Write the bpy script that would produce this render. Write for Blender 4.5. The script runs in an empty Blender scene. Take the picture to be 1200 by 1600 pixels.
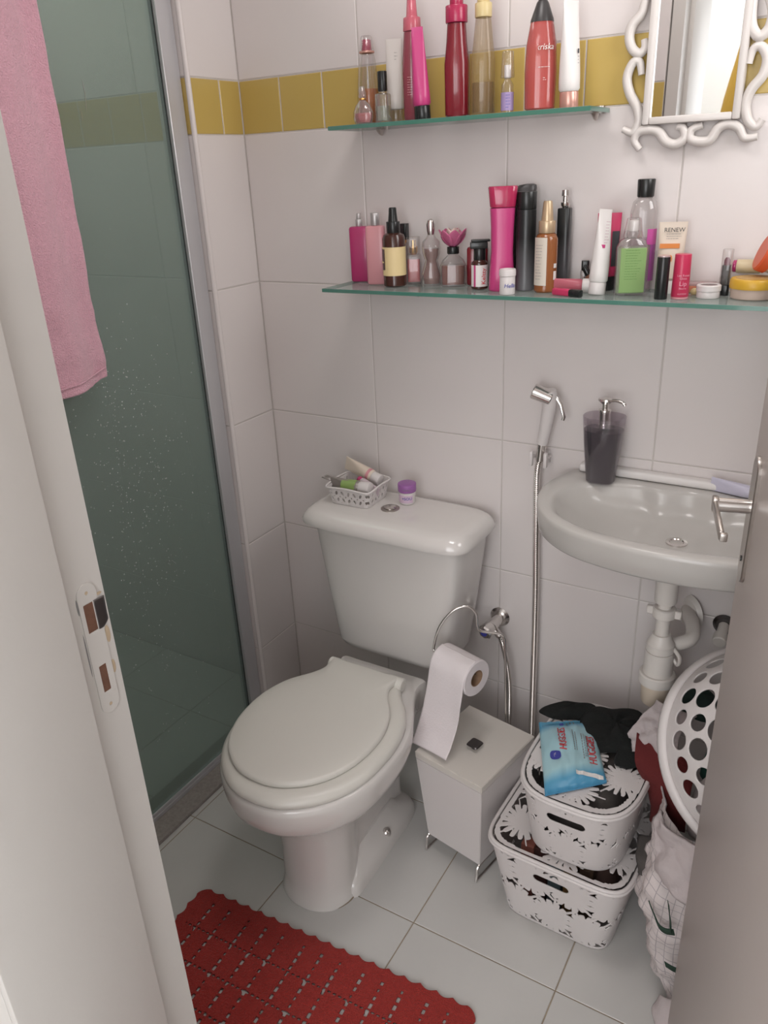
import bpy, bmesh, math, random
from mathutils import Vector, Matrix, noise
random.seed(3)
S = bpy.context.scene
COL = S.collection
PI = math.pi

# ------------------------------------------------------------------ camera
cam_d = bpy.data.cameras.new('camera'); cam = bpy.data.objects.new('camera', cam_d); COL.objects.link(cam)
CAM = Vector((1.329, -1.602, 1.535))
ya, pi_, ro = [math.radians(a) for a in (-31.761, 23.743, -2.778)]
fw = Vector((math.sin(ya)*math.cos(pi_), math.cos(ya)*math.cos(pi_), -math.sin(pi_)))
rt = Vector((math.cos(ya), -math.sin(ya), 0)); up0 = rt.cross(fw)
rr = rt*math.cos(ro)+up0*math.sin(ro); uu = -rt*math.sin(ro)+up0*math.cos(ro)
m4 = Matrix.Identity(4)
for i in range(3):
    m4[i][0] = rr[i]; m4[i][1] = uu[i]; m4[i][2] = -fw[i]; m4[i][3] = CAM[i]
cam.matrix_world = m4
cam_d.sensor_fit = 'VERTICAL'; cam_d.sensor_height = 32.0; cam_d.lens = 1226.7/1600*32.0
cam_d.clip_start = 0.02
S.camera = cam
# ------------------------------------------------------------------ world, lights, exposure
w = bpy.data.worlds.new('world'); S.world = w; w.use_nodes = True
w.node_tree.nodes['Background'].inputs[0].default_value = (0.80, 0.88, 1.0, 1)
w.node_tree.nodes['Background'].inputs[1].default_value = 0.3
def area(name, loc, rot, sx, sy, power, col):
    d = bpy.data.lights.new(name, 'AREA'); d.shape = 'RECTANGLE'; d.size = sx; d.size_y = sy
    d.energy = power; d.color = col
    o = bpy.data.objects.new(name, d); COL.objects.link(o); o.location = loc; o.rotation_euler = rot
    return o
area('bathroom_ceiling_fill', (0.80, -0.62, 2.325), (0, 0, 0), 0.34, 0.34, 4.0, (1.0, 0.95, 0.93))  # unseen ceiling source, added to brighten the left of the room
area('bathroom_side_fill', (1.535, -0.36, 1.93), (0, math.radians(90), 0), 0.55, 0.42, 4.0, (1.0, 0.975, 0.96))  # unseen source, added for light coming from the right
area('corridor_ceiling_fill', (0.60, -2.85, 2.47), (0, 0, 0), 1.6, 0.8, 9.0, (1.0, 0.985, 0.99))  # unseen source, added to brighten the far corridor wall
area('corridor_far_fill', (1.45, -3.30, 1.50), (math.radians(90), 0, 0), 1.4, 1.6, 24.0, (0.99, 0.985, 1.0))  # unseen source, added for frontal light through the doorway
area('shower_fill', (-.50, -0.60, 2.33), (0, 0, 0), 0.5, 0.7, 4.4, (0.98, 0.98, 0.95))  # fill added to brighten what shows through the shower glass
S.view_settings.view_transform = 'Standard'; S.view_settings.look = 'None'
S.view_settings.exposure = -0.1; S.view_settings.gamma = 1.0
S.view_settings.use_curve_mapping = False
S.cycles.max_bounces = 10; S.cycles.transparent_max_bounces = 24
S.cycles.use_denoising = True

# ------------------------------------------------------------------ materials
def mat(name, col, rough=0.45, metal=0.0, alpha=1.0, coat=0.0, spec=0.5, bump=0.0, bscale=200, var=0.0, vscale=8, sheen=0.0, emit=None, trans=0.0):
    m = bpy.data.materials.new(name); m.use_nodes = True
    nt = m.node_tree; b = nt.nodes['Principled BSDF']
    b.inputs['Base Color'].default_value = (*col, 1)
    b.inputs['Roughness'].default_value = rough; b.inputs['Metallic'].default_value = metal
    b.inputs['Alpha'].default_value = alpha; b.inputs['Coat Weight'].default_value = coat
    b.inputs['Specular IOR Level'].default_value = spec; b.inputs['Sheen Weight'].default_value = sheen
    b.inputs['Transmission Weight'].default_value = trans
    if emit: b.inputs['Emission Color'].default_value = (*emit[0], 1); b.inputs['Emission Strength'].default_value = emit[1]
    tc = nt.nodes.new('ShaderNodeTexCoord')
    if bump > 0:
        n = nt.nodes.new('ShaderNodeTexNoise'); n.inputs['Scale'].default_value = bscale; n.inputs['Detail'].default_value = 3
        bp = nt.nodes.new('ShaderNodeBump'); bp.inputs['Strength'].default_value = bump; bp.inputs['Distance'].default_value = 0.004
        nt.links.new(tc.outputs['Object'], n.inputs['Vector']); nt.links.new(n.outputs[0], bp.inputs['Height']); nt.links.new(bp.outputs[0], b.inputs['Normal'])
    if var > 0:
        n = nt.nodes.new('ShaderNodeTexNoise'); n.inputs['Scale'].default_value = vscale; n.inputs['Detail'].default_value = 5
        mx = nt.nodes.new('ShaderNodeMix'); mx.data_type = 'RGBA'
        mx.inputs[6].default_value = (*[c*(1-var) for c in col], 1); mx.inputs[7].default_value = (*[min(1, c*(1+var)) for c in col], 1)
        nt.links.new(tc.outputs['Object'], n.inputs['Vector']); nt.links.new(n.outputs[0], mx.inputs[0]); nt.links.new(mx.outputs[2], b.inputs['Base Color'])
    return m
def srgb(r, g, b):
    f = lambda c: (c/255/12.92) if c <= 10 else ((c/255+0.055)/1.055)**2.4
    return (f(r), f(g), f(b))
M = {}
M['tile'] = mat('white glazed tile', (.76, .71, .695), .24, bump=.03, bscale=9, var=.015, vscale=3)
M['grout'] = mat('grout', (.60, .56, .53), .85, bump=.3, bscale=300, var=.12, vscale=25)
M['yellow'] = mat('yellow glazed tile', (.56, .405, .12), .22, var=.05, vscale=5)
M['ftile'] = mat('floor tile', (.60, .59, .57), .38, bump=.05, bscale=40, var=.06, vscale=6)
M['fgrout'] = mat('floor grout', (.33, .27, .20), .9, bump=.4, bscale=200, var=.3, vscale=14)
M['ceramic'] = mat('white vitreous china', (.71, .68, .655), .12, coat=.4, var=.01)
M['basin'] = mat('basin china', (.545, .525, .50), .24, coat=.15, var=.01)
M['seat'] = mat('toilet seat plastic', (.72, .70, .65), .3, var=.02)
M['plastic'] = mat('white plastic', (.71, .67, .66), .38)
M['pvc'] = mat('white pipe plastic', (.74, .70, .66), .35)
M['pvc_old'] = mat('yellowed pipe plastic', (.68, .58, .47), .4)
M['chrome'] = mat('chrome', (.72, .69, .67), .16, metal=1)
M['steel'] = mat('brushed steel', (.50, .46, .43), .32, metal=1, bump=.05)
M['dark_steel'] = mat('dark steel', (.16, .15, .15), .3, metal=1)
M['alu'] = mat('satin aluminium', (.62, .62, .64), .38, metal=.5)
M['sill'] = mat('grey granite sill', (.30, .27, .25), .45, var=.35, vscale=120)
M['paint'] = mat('white door paint', (.64, .61, .58), .42, bump=.12, bscale=35, var=.04, vscale=5)
M['leafpaint'] = mat('door leaf paint', (.50, .44, .41), .38, bump=.06, bscale=50, var=.02, vscale=4)
M['wood'] = mat('bare brown wood', (.17, .08, .05), .7, bump=.3, bscale=120, var=.3, vscale=60)
M['chip'] = mat('chipped paint undercoat', (.55, .43, .30), .7, var=.15, vscale=60)
M['ceiling'] = mat('ceiling paint', (.80, .78, .76), .7, bump=.05, bscale=60)
M['corr'] = mat('corridor paint', (.90, .90, .89), .6, bump=.05, bscale=60)
M['towel'] = mat('pink terry towel', (.84, .47, .57), .95, bump=1.0, bscale=420, var=.12, vscale=160, sheen=.4)
M['rug'] = mat('red crochet yarn', (.36, .022, .016), .95, bump=1.0, bscale=350, var=.3, vscale=220, sheen=.15)
M['white'] = mat('matt white', (.80, .77, .75), .5)
M['black'] = mat('black plastic', (.014, .016, .016), .25)
M['label_black'] = mat('printed dark', (.03, .03, .035), .5)
M['print_grey'] = mat('printed grey', (.25, .24, .24), .5)
M['magenta'] = mat('magenta plastic', (.45, .03, .15), .3, coat=.3)
M['hotpink'] = mat('hot pink plastic', (.54, .05, .20), .33, coat=.2)
M['pinkred'] = mat('pink red plastic', (.55, .04, .12), .3)
M['lightpink'] = mat('light pink lacquer', (.66, .30, .33), .3, coat=.2)
M['silver'] = mat('matt silver', (.55, .53, .53), .38, metal=.7)
M['gold'] = mat('gold metal', (.75, .42, .14), .2, metal=1)
M['goldcap'] = mat('champagne gold cap', (.56, .42, .27), .3, metal=.45)
M['rosegold'] = mat('rose gold cap', (.62, .34, .28), .25, metal=.4)
M['brown'] = mat('brown pet', (.055, .018, .012), .18, coat=.3)
M['cream'] = mat('cream label', (.78, .62, .33), .5)
def glassy(name, tint, dif=.08, rough=.04, col=(.8, .78, .77), edge=.55):
    m = bpy.data.materials.new(name); m.use_nodes = True; nt = m.node_tree
    b = nt.nodes['Principled BSDF']; b.inputs['Base Color'].default_value = (*col, 1); b.inputs['Roughness'].default_value = .3
    out = nt.nodes['Material Output']; tr = nt.nodes.new('ShaderNodeBsdfTransparent'); tr.inputs[0].default_value = (*tint, 1)
    gl = nt.nodes.new('ShaderNodeBsdfGlossy'); gl.inputs['Roughness'].default_value = rough
    lw = nt.nodes.new('ShaderNodeLayerWeight'); lw.inputs[0].default_value = .35
    mr = nt.nodes.new('ShaderNodeMapRange'); mr.inputs[3].default_value = .05; mr.inputs[4].default_value = edge
    m1 = nt.nodes.new('ShaderNodeMixShader'); m2 = nt.nodes.new('ShaderNodeMixShader'); m1.inputs[0].default_value = dif
    nt.links.new(tr.outputs[0], m1.inputs[1]); nt.links.new(b.outputs[0], m1.inputs[2])
    nt.links.new(lw.outputs['Facing'], mr.inputs[0]); nt.links.new(mr.outputs[0], m2.inputs[0])
    nt.links.new(m1.outputs[0], m2.inputs[1]); nt.links.new(gl.outputs[0], m2.inputs[2]); nt.links.new(m2.outputs[0], out.inputs[0])
    return m
M['clear'] = glassy('clear glass', (.94, .93, .93), .06)
M['clearthick'] = glassy('thick clear glass', (.90, .88, .88), .12, edge=.75)
M['orange_liq'] = mat('orange perfume', (.50, .16, .04), .1, alpha=.85)
M['pink_liq'] = mat('pink perfume', (.62, .16, .17), .12, alpha=.88)
M['rose_liq'] = mat('rose amber perfume', (.24, .085, .065), .12, alpha=.85)
M['amber'] = mat('amber bottle', (.30, .105, .035), .12, alpha=.9, coat=.3)
M['pinkspray'] = mat('translucent rose bottle', (.30, .06, .085), .15, alpha=.86, coat=.3)
M['pinkcap'] = mat('translucent pink cap', (.62, .14, .19), .15, alpha=.85)
M['wine'] = mat('wine red bottle', (.22, .014, .025), .15, alpha=.93, coat=.4)
M['winecap'] = mat('wine pink cap', (.42, .03, .09), .2)
M['olive'] = mat('pale gold glass', (.36, .25, .11), .08, alpha=.4, coat=.6)
M['olive_liq'] = mat('brownish liquid', (.16, .085, .05), .1, alpha=.85)
M['creamcap'] = mat('cream cap', (.68, .55, .28), .35)
M['coral'] = mat('coral bottle', (.52, .10, .09), .1, alpha=.8, coat=.5)
M['coral_liq'] = mat('coral liquid', (.48, .05, .03), .15, alpha=.9)
M['charcoal'] = mat('charcoal plastic', (.045, .042, .042), .35)
M['lilac'] = mat('lilac label', (.36, .27, .48), .4)
M['lavender'] = mat('lavender plastic', (.47, .40, .60), .4)
M['purple'] = mat('purple lid', (.33, .13, .37), .4)
M['darkred'] = mat('dark red glass', (.20, .015, .025), .15, coat=.3)
M['green'] = mat('green label', (.25, .40, .145), .45)
M['limeprint'] = mat('lime print', (.26, .38, .12), .4)
M['greygreen'] = mat('grey foil', (.30, .27, .25), .3, metal=.3)
M['orange'] = mat('orange plastic', (.74, .12, .045), .35)
M['orange_band'] = mat('orange print', (.80, .27, .06), .5)
M['creamtube'] = mat('cream tube', (.72, .62, .52), .45)
M['yellowlid'] = mat('yellow lid', (.68, .40, .04), .35)
M['palebody'] = mat('pale beige tub', (.60, .47, .40), .35)
M['bluetext'] = mat('blue print', (.05, .06, .35), .5)
M['soap'] = mat('grey soap', (.055, .046, .056), .25, coat=.3)
M['red'] = mat('red print', (.62, .02, .03), .45)
M['paper'] = mat('toilet paper', (.80, .74, .75), .9, bump=.25, bscale=200)
M['card'] = mat('cardboard core', (.30, .19, .12), .9)
M['blackcloth'] = mat('black cloth', (.008, .0095, .009), .95, bump=.4, bscale=200, sheen=.0)
M['maroon'] = mat('maroon cloth', (.115, .014, .014), .95, bump=.3, bscale=150)
M['greycloth'] = mat('pale grey cloth', (.50, .44, .44), .95, bump=.4, bscale=90)
M['greencloth'] = mat('dark green cloth', (.018, .085, .065), .9, bump=.3, bscale=90)
M['brownthing'] = mat('brown cloth', (.24, .15, .13), .9, bump=.3, bscale=90)
M['darkthing'] = mat('dark cloth', (.085, .075, .07), .9, bump=.3, bscale=90)
M['mirror'] = mat('mirror', (.92, .93, .93), .015, metal=1)
M['frame'] = mat('white lacquer frame', (.70, .66, .63), .35, coat=.2)
M['lamp'] = mat('added lamp diffuser', (.9, .9, .88), .5, emit=((1, .94, .90), 1.2))  # glow for the added ceiling lamps
M['daylight'] = mat('window daylight', (.9, .95, 1), .5, emit=((.93, .97, 1), .75))  # glow for the panes of the two added windows
M['glassedge'] = mat('green glass edge', (.07, .22, .17), .15, alpha=.97, coat=.5)
M['shelfglass'] = mat('greenish shelf glass', (.36, .47, .43), .06, alpha=.5, coat=.5)
M['wipeblue'] = None; M['sheet'] = None

def shower_glass():
    m = bpy.data.materials.new('misted green shower glass'); m.use_nodes = True; nt = m.node_tree
    b = nt.nodes['Principled BSDF']; out = nt.nodes['Material Output']
    b.inputs['Base Color'].default_value = (.37, .47, .445, 1); b.inputs['Roughness'].default_value = .16
    b.inputs['Specular IOR Level'].default_value = .6
    tr = nt.nodes.new('ShaderNodeBsdfTransparent'); tr.inputs[0].default_value = (.60, .66, .62, 1)
    mx = nt.nodes.new('ShaderNodeMixShader')
    tc = nt.nodes.new('ShaderNodeTexCoord'); n = nt.nodes.new('ShaderNodeTexNoise'); n.inputs['Scale'].default_value = 2.5
    mr = nt.nodes.new('ShaderNodeMapRange'); mr.inputs[1].default_value = .3; mr.inputs[2].default_value = .7; mr.inputs[3].default_value = .27; mr.inputs[4].default_value = .34
    nt.links.new(tc.outputs['Object'], n.inputs[0]); nt.links.new(n.outputs[0], mr.inputs[0]); nt.links.new(mr.outputs[0], mx.inputs[0])
    nt.links.new(tr.outputs[0], mx.inputs[1]); nt.links.new(b.outputs[0], mx.inputs[2]); nt.links.new(mx.outputs[0], out.inputs[0])
    return m
M['shower'] = shower_glass()
def checker_cloth():
    m = mat('white cloth with fine grid', (.66, .59, .58), .9, bump=.2, bscale=90); nt = m.node_tree; b = nt.nodes['Principled BSDF']
    uv = nt.nodes.new('ShaderNodeUVMap'); br = nt.nodes.new('ShaderNodeTexBrick'); br.offset = 0
    br.inputs['Color1'].default_value = (.66, .59, .58, 1); br.inputs['Color2'].default_value = (.63, .57, .56, 1); br.inputs['Mortar'].default_value = (.40, .36, .37, 1)
    br.inputs['Scale'].default_value = 1; br.inputs['Mortar Size'].default_value = .0007; br.inputs['Brick Width'].default_value = .016; br.inputs['Row Height'].default_value = .016
    nt.links.new(uv.outputs[0], br.inputs[0]); nt.links.new(br.outputs[0], b.inputs['Base Color'])
    return m
M['sheet'] = checker_cloth()
def wipes_mat():
    m = mat('light blue printed film', (.25, .5, .66), .28); nt = m.node_tree; b = nt.nodes['Principled BSDF']
    uv = nt.nodes.new('ShaderNodeUVMap'); sp = nt.nodes.new('ShaderNodeSeparateXYZ'); rp = nt.nodes.new('ShaderNodeValToRGB')
    e = rp.color_ramp.elements; e[0].position = 0; e[0].color = (.07, .30, .52, 1); e[1].position = 1; e[1].color = (.10, .36, .55, 1)
    for p, c in ((.12, (.11, .37, .57)), (.24, (.42, .66, .72)), (.8, (.38, .62, .70)), (.9, (.09, .34, .54))):
        k = e.new(p); k.color = (*c, 1)
    nt.links.new(uv.outputs[0], sp.inputs[0]); nt.links.new(sp.outputs[1], rp.inputs[0]); nt.links.new(rp.outputs[0], b.inputs['Base Color'])
    return m
M['wipeblue'] = wipes_mat()
def grad(name, z0, z1, c0, c1, rough=.3):
    m = mat(name, c0, rough); nt = m.node_tree; b = nt.nodes['Principled BSDF']
    tc = nt.nodes.new('ShaderNodeTexCoord'); sp = nt.nodes.new('ShaderNodeSeparateXYZ'); mr = nt.nodes.new('ShaderNodeMapRange')
    mr.inputs[1].default_value = z0; mr.inputs[2].default_value = z1
    mx = nt.nodes.new('ShaderNodeMix'); mx.data_type = 'RGBA'; mx.inputs[6].default_value = (*c0, 1); mx.inputs[7].default_value = (*c1, 1)
    nt.links.new(tc.outputs['Object'], sp.inputs[0]); nt.links.new(sp.outputs[2], mr.inputs[0]); nt.links.new(mr.outputs[0], mx.inputs[0]); nt.links.new(mx.outputs[2], b.inputs['Base Color'])
    return m
M['ombre'] = grad('black to grey lacquer', .0, .10, (.16, .16, .17), (.014, .016, .017))

# ------------------------------------------------------------------ mesh helpers
def finish(bm, name, m, parent=None, ang=38, uv=False):
    me = bpy.data.meshes.new(name)
    bmesh.ops.recalc_face_normals(bm, faces=bm.faces)
    bm.to_mesh(me); bm.free()
    me.materials.append(m)
    for p in me.polygons: p.use_smooth = True
    me.set_sharp_from_angle(angle=math.radians(ang))
    o = bpy.data.objects.new(name, me); COL.objects.link(o)
    if parent is not None: o.parent = parent
    return o
def tag(o, label=None, cat=None, group=None, kind=None):
    if label: o['label'] = label
    if cat: o['category'] = cat
    if group: o['group'] = group
    if kind: o['kind'] = kind
    return o
def thing(name, label, cat, loc=(0, 0, 0), rz=0, group=None):
    o = bpy.data.objects.new(name, None); COL.objects.link(o); o.empty_display_size = .05
    o.location = loc; o.rotation_euler = (0, 0, rz)
    return tag(o, label, cat, group)
def new(): return bmesh.new()
def box(bm, a, b, bev=0.0, seg=1):
    r = bmesh.ops.create_cube(bm, size=1.0)
    vs = r['verts']
    for v in vs:
        v.co = Vector([(a[i]+b[i])/2+v.co[i]*(b[i]-a[i]) for i in range(3)])
    if bev > 0:
        es = list({e for v in vs for e in v.link_edges})
        bmesh.ops.bevel(bm, geom=es, offset=bev, segments=seg, affect='EDGES', profile=.5)
    return bm
def ring(rx, ry, p, z, cx, cy, n):
    out = []
    for i in range(n):
        t = 2*PI*(i+.5)/n; c, s = math.cos(t), math.sin(t)
        out.append((cx+rx*math.copysign(abs(c)**(2/p), c), cy+ry*math.copysign(abs(s)**(2/p), s), z))
    return out
def bridge(bm, rings, cap0=True, cap1=True, closed=False):
    vr = [[bm.verts.new(p) for p in r] for r in rings]
    n = len(vr[0]); k = len(vr)
    for a in range(k if closed else k-1):
        A, B = vr[a], vr[(a+1) % k]
        for i in range(n):
            bm.faces.new((A[i], A[(i+1) % n], B[(i+1) % n], B[i]))
    if not closed:
        if cap0: bm.faces.new(vr[0][::-1])
        if cap1: bm.faces.new(vr[-1])
    return bm
def loft(bm, secs, n=28, cap0=True, cap1=True):
    """secs: (z, rx, ry, power, cx, cy)"""
    rings = []
    for s in secs:
        s = tuple(s)+(None,)*(6-len(s))
        z, rx, ry, p, cx, cy = s
        rings.append(ring(rx, ry if ry is not None else rx, p or 2, z, cx or 0, cy or 0, n))
    return bridge(bm, rings, cap0, cap1)
def rnd(z0, z1, rx, ry=None, p=2, b=.002, rx1=None, ry1=None, cx=0, cy=0):
    ry = rx if ry is None else ry; rx1 = rx if rx1 is None else rx1; ry1 = ry if ry1 is None else ry1
    return [(z0, rx-b, ry-b, p, cx, cy), (z0+b*.3, rx-b*.3, ry-b*.3, p, cx, cy), (z0+b, rx, ry, p, cx, cy), (z1-b, rx1, ry1, p, cx, cy), (z1-b*.3, rx1-b*.3, ry1-b*.3, p, cx, cy), (z1, rx1-b, ry1-b, p, cx, cy)]
def part(name, secs, m, parent, n=28, label=None):
    o = finish(loft(new(), secs, n), name, m, parent)
    if label: o['label'] = label
    return o
def catmull(pts, seg=6, closed=False):
    P = [Vector(p) for p in pts]; n = len(P); out = []
    for i in range(n if closed else n-1):
        if closed: a, b, c, d = P[(i-1) % n], P[i], P[(i+1) % n], P[(i+2) % n]
        else: a, b, c, d = P[max(i-1, 0)], P[i], P[i+1], P[min(i+2, n-1)]
        for k in range(seg):
            t = k/seg
            out.append(.5*((2*b)+(c-a)*t+(2*a-5*b+4*c-d)*t*t+(3*b-a-3*c+d)*t**3))
    if not closed: out.append(P[-1].copy())
    return out
def tube(bm, pts, r, n=10, rf=None, closed=False, flat=1.0):
    P = [Vector(p) for p in pts]; rings = []; k = len(P); prev = None
    for i in range(k):
        if closed: t = P[(i+1) % k]-P[(i-1) % k]
        else: t = P[min(i+1, k-1)]-P[max(i-1, 0)]
        t.normalize()
        if prev is None:
            a = t.orthogonal().normalized()
        else:
            a = prev-t*prev.dot(t)
            a = a.normalized() if a.length > 1e-6 else t.orthogonal().normalized()
        prev = a; b = t.cross(a)
        R = r*(rf(i/(k-1)) if rf else 1)
        rings.append([P[i]+(a*math.cos(2*PI*j/n)+b*math.sin(2*PI*j/n)*flat)*R for j in range(n)])
    return bridge(bm, rings, True, True, closed)
def cyl(bm, a, b, r, r2=None, n=20, bev=0.0):
    a, b = Vector(a), Vector(b); r2 = r if r2 is None else r2
    t = (b-a).normalized(); x = t.orthogonal().normalized(); y = t.cross(x)
    R = lambda c, q: [c+(x*math.cos(2*PI*j/n)+y*math.sin(2*PI*j/n))*q for j in range(n)]
    if bev: rings = [R(a, r-bev), R(a+t*bev, r), R(b-t*bev, r2), R(b, r2-bev)]
    else: rings = [R(a, r), R(b, r2)]
    return bridge(bm, rings)
def perforated(bm, P, us, vs, f, thick=.0015, closed=False):
    """marching-squares sheet: P(u,v) -> point, f(u,v) > 0 where there is material"""
    nu, nv = len(us), len(vs); cache = {}
    F = [[f(u, v) for v in vs] for u in us]
    def vert(key, u, v):
        if key not in cache: cache[key] = bm.verts.new(P(u, v))
        return cache[key]
    step = 2*PI
    for i in range(nu if closed else nu-1):
        i2 = (i+1) % nu
        for j in range(nv-1):
            C = [(i, j), (i2, j), (i2, j+1), (i, j+1)]
            fv = [F[a][b] for a, b in C]
            if max(fv) <= 0: continue
            uvs = [(us[a]+(step if (closed and a == 0 and i == nu-1) else 0), vs[b]) for a, b in C]
            poly = []
            for k in range(4):
                k2 = (k+1) % 4
                if fv[k] > 0: poly.append(vert(C[k], *uvs[k]))
                if (fv[k] > 0) != (fv[k2] > 0):
                    t = fv[k]/(fv[k]-fv[k2]); key = tuple(sorted((C[k], C[k2])))
                    t = min(max(t, .03), .97)
                    poly.append(vert(key, uvs[k][0]+(uvs[k2][0]-uvs[k][0])*t, uvs[k][1]+(uvs[k2][1]-uvs[k][1])*t))
            if len(poly) >= 3 and len(set(poly)) == len(poly):
                try: bm.faces.new(poly)
                except ValueError: pass
    return bm
def solid(o, th, off=0.0):
    md = o.modifiers.new('thickness', 'SOLIDIFY'); md.thickness = th; md.offset = off
    return o
def lin(a, b, n): return [a+(b-a)*i/(n-1) for i in range(n)]
def arc(n): return [2*PI*i/n for i in range(n)]
def sheet(name, rows, m, parent=None, nu=8, nv=8, th=.003, wr=.004, ws=14, seed=0, uvs=1.0):
    """cloth: control grid of points, spline-interpolated, wrinkled along its normal, given thickness"""
    R = [catmull(r, nu) for r in rows]
    cols = [catmull([R[i][j] for i in range(len(R))], nv) for j in range(len(R[0]))]
    W, H = len(cols), len(cols[0])
    bm = new(); uvl = bm.loops.layers.uv.new('UVMap')
    V = [[None]*H for _ in range(W)]
    for i in range(W):
        for j in range(H):
            p = cols[i][j]
            du = cols[min(i+1, W-1)][j]-cols[max(i-1, 0)][j]; dv = cols[i][min(j+1, H-1)]-cols[i][max(j-1, 0)]
            n = du.cross(dv)
            n = n.normalized() if n.length > 1e-9 else Vector((0, 0, 1))
            q = p+n*wr*(noise.noise(p*ws+Vector((seed, 0, 0)))*1.4+noise.noise(p*ws*2.7+Vector((0, seed, 0)))*.6)
            V[i][j] = bm.verts.new(q)
    L = [[0]*H for _ in range(W)]; K = [[0]*H for _ in range(W)]
    for i in range(W):
        for j in range(H):
            if j: L[i][j] = L[i][j-1]+(cols[i][j]-cols[i][j-1]).length
            if i: K[i][j] = K[i-1][j]+(cols[i][j]-cols[i-1][j]).length
    for i in range(W-1):
        for j in range(H-1):
            f = bm.faces.new((V[i][j], V[i+1][j], V[i+1][j+1], V[i][j+1]))
            for l, (a, b) in zip(f.loops, ((i, j), (i+1, j), (i+1, j+1), (i, j+1))):
                l[uvl].uv = (K[a][b]*uvs, L[a][b]*uvs)
    o = finish(bm, name, m, parent, ang=80)
    return solid(o, th)
FONT_CACHE = {}
def text(s, size, m, parent, loc, face=0.0, radius=None, name='lettering', tilt=0.0, roll=0.0, extr=.0002, shear=0.0, flat=False, squash=1.0):
    """lettering standing upright, facing -y turned by `face`; wraps round a cylinder of `radius` when given"""
    cu = bpy.data.curves.new(name, 'FONT'); cu.body = s; cu.size = size; cu.align_x = 'CENTER'; cu.align_y = 'CENTER'; cu.extrude = extr; cu.shear = shear; cu.resolution_u = 3
    t = bpy.data.objects.new(name, cu); COL.objects.link(t)
    dg = bpy.context.evaluated_depsgraph_get()
    me = bpy.data.meshes.new_from_object(t.evaluated_get(dg)); bpy.data.objects.remove(t); bpy.data.curves.remove(cu)
    cr, sr = math.cos(roll), math.sin(roll)
    for v in me.vertices:
        x, y, z = v.co; x *= squash; x, y = x*cr-y*sr, x*sr+y*cr
        if flat: v.co = Vector((x, y, z)); continue
        if radius:
            a = x/radius; rr_ = radius+z+extr
            v.co = Vector((rr_*math.sin(a), -rr_*math.cos(a), y))
        else: v.co = Vector((x, -z-extr, y))
    me.materials.clear(); me.materials.append(m)
    o = bpy.data.objects.new(name, me); COL.objects.link(o); o.parent = parent; o.location = loc; o.rotation_euler = (tilt, 0, face)
    return o
def wrap_panel(name, m, parent, r, z0, z1, a0, a1, t=.0004, ry=None, p=2, label=None):
    """label panel on a round or flattened body, from angle a0 to a1 (0 = facing -y)"""
    bm = new(); ry = ry or r; A = lin(a0, a1, 14); rows = []
    for q in (0, t):
        rows.append([])
        for z in (z0, z1):
            rg = []
            for a in A:
                c, s = math.sin(a), -math.cos(a)
                x = (r+q)*math.copysign(abs(c)**(2/p), c); y = (ry+q)*math.copysign(abs(s)**(2/p), s)
                rg.append(Vector((x, y, z)))
            rows[-1].append(rg)
    (i0, i1), (o0, o1) = rows
    loop = [[i0[k], o0[k], o1[k], i1[k]] for k in range(len(A))]
    bridge(bm, loop)
    o = finish(bm, name, m, parent)
    if label: o['label'] = label
    return o
def lines(name, m, parent, n, w_, z0, z1, y, th=.0007, x0=0.0, jit=.35, face=0.0, loc=(0, 0, 0)):
    """rows of small illegible print"""
    bm = new(); rs = random.Random(n*7+int(w_*1e4))
    for i in range(n):
        z = z1-(z1-z0)*i/max(1, n-1); ww = w_*(1-rs.random()*jit)
        x = x0-w_/2
        while x < x0-w_/2+ww-.001:
            l = min(.0015+rs.random()*.004, x0-w_/2+ww-x); box(bm, (x, y-.0002, z), (x+l, y, z+th)); x += l+.0009
    o = finish(bm, name, m, parent); o['kind'] = 'stuff'; o.location = loc; o.rotation_euler = (0, 0, face)
    return o

# ------------------------------------------------------------------ setting: tiled walls
TILE = {}
def tile_mesh(w_, h, th, m, bev=.0014):
    key = (round(w_, 4), round(h, 4), m.name)
    if key not in TILE:
        bm = new()
        # front face at local y=0 looking to -y, body behind
        o_ = [(0, 0), (w_, 0), (w_, h), (0, h)]; i_ = [(bev*(1 if x == 0 else -1)+x, bev*(1 if z == 0 else -1)+z) for x, z in o_]
        bridge(bm, [[(x, th, z) for x, z in o_], [(x, bev*.6, z) for x, z in o_], [(x, 0, z) for x, z in i_]])
        me = bpy.data.meshes.new('tile'); bmesh.ops.recalc_face_normals(bm, faces=bm.faces); bm.to_mesh(me); bm.free(); me.materials.append(m)
        TILE[key] = me
    return TILE[key]
ZR = [(0.0, .277, 0), (.277, .612, 0), (.612, .947, 0), (.947, 1.282, 0), (1.282, 1.617, 0), (1.617, 1.729, 1), (1.729, 2.064, 0), (2.064, 2.395, 0)]
def tiles(parent, origin, rz, x0, x1, joints, yjoints, zr=ZR, g=.0028, th=.006):
    """tiles on a vertical plane; local +x runs along the wall from origin, the room lies on local -y"""
    for (za, zb, yel) in zr:
        js = [x0]+sorted(j for j in (yjoints if yel else joints) if x0+.008 < j < x1-.008)+[x1]
        for a, b in zip(js, js[1:]):
            me = tile_mesh(b-a-g, zb-za-g, th, M['yellow'] if yel else M['tile'])
            o = bpy.data.objects.new('border_tile' if yel else 'tile', me); COL.objects.link(o); o.parent = parent
            o.rotation_euler = (0, 0, rz)
            c, s = math.cos(rz), math.sin(rz); lx = a+g/2
            o.location = (origin[0]+lx*c+random.uniform(-1, 1)*.0, origin[1]+lx*s, za+g/2)
def slab(name, a, b, m, kind='structure'):
    o = finish(box(new(), a, b), name, m); o['kind'] = kind
    return o
XR = 1.56
wb = slab('wall_back', (-1.0, .0011, -.05), (XR+.1, .1, 2.4), M['grout'])
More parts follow.
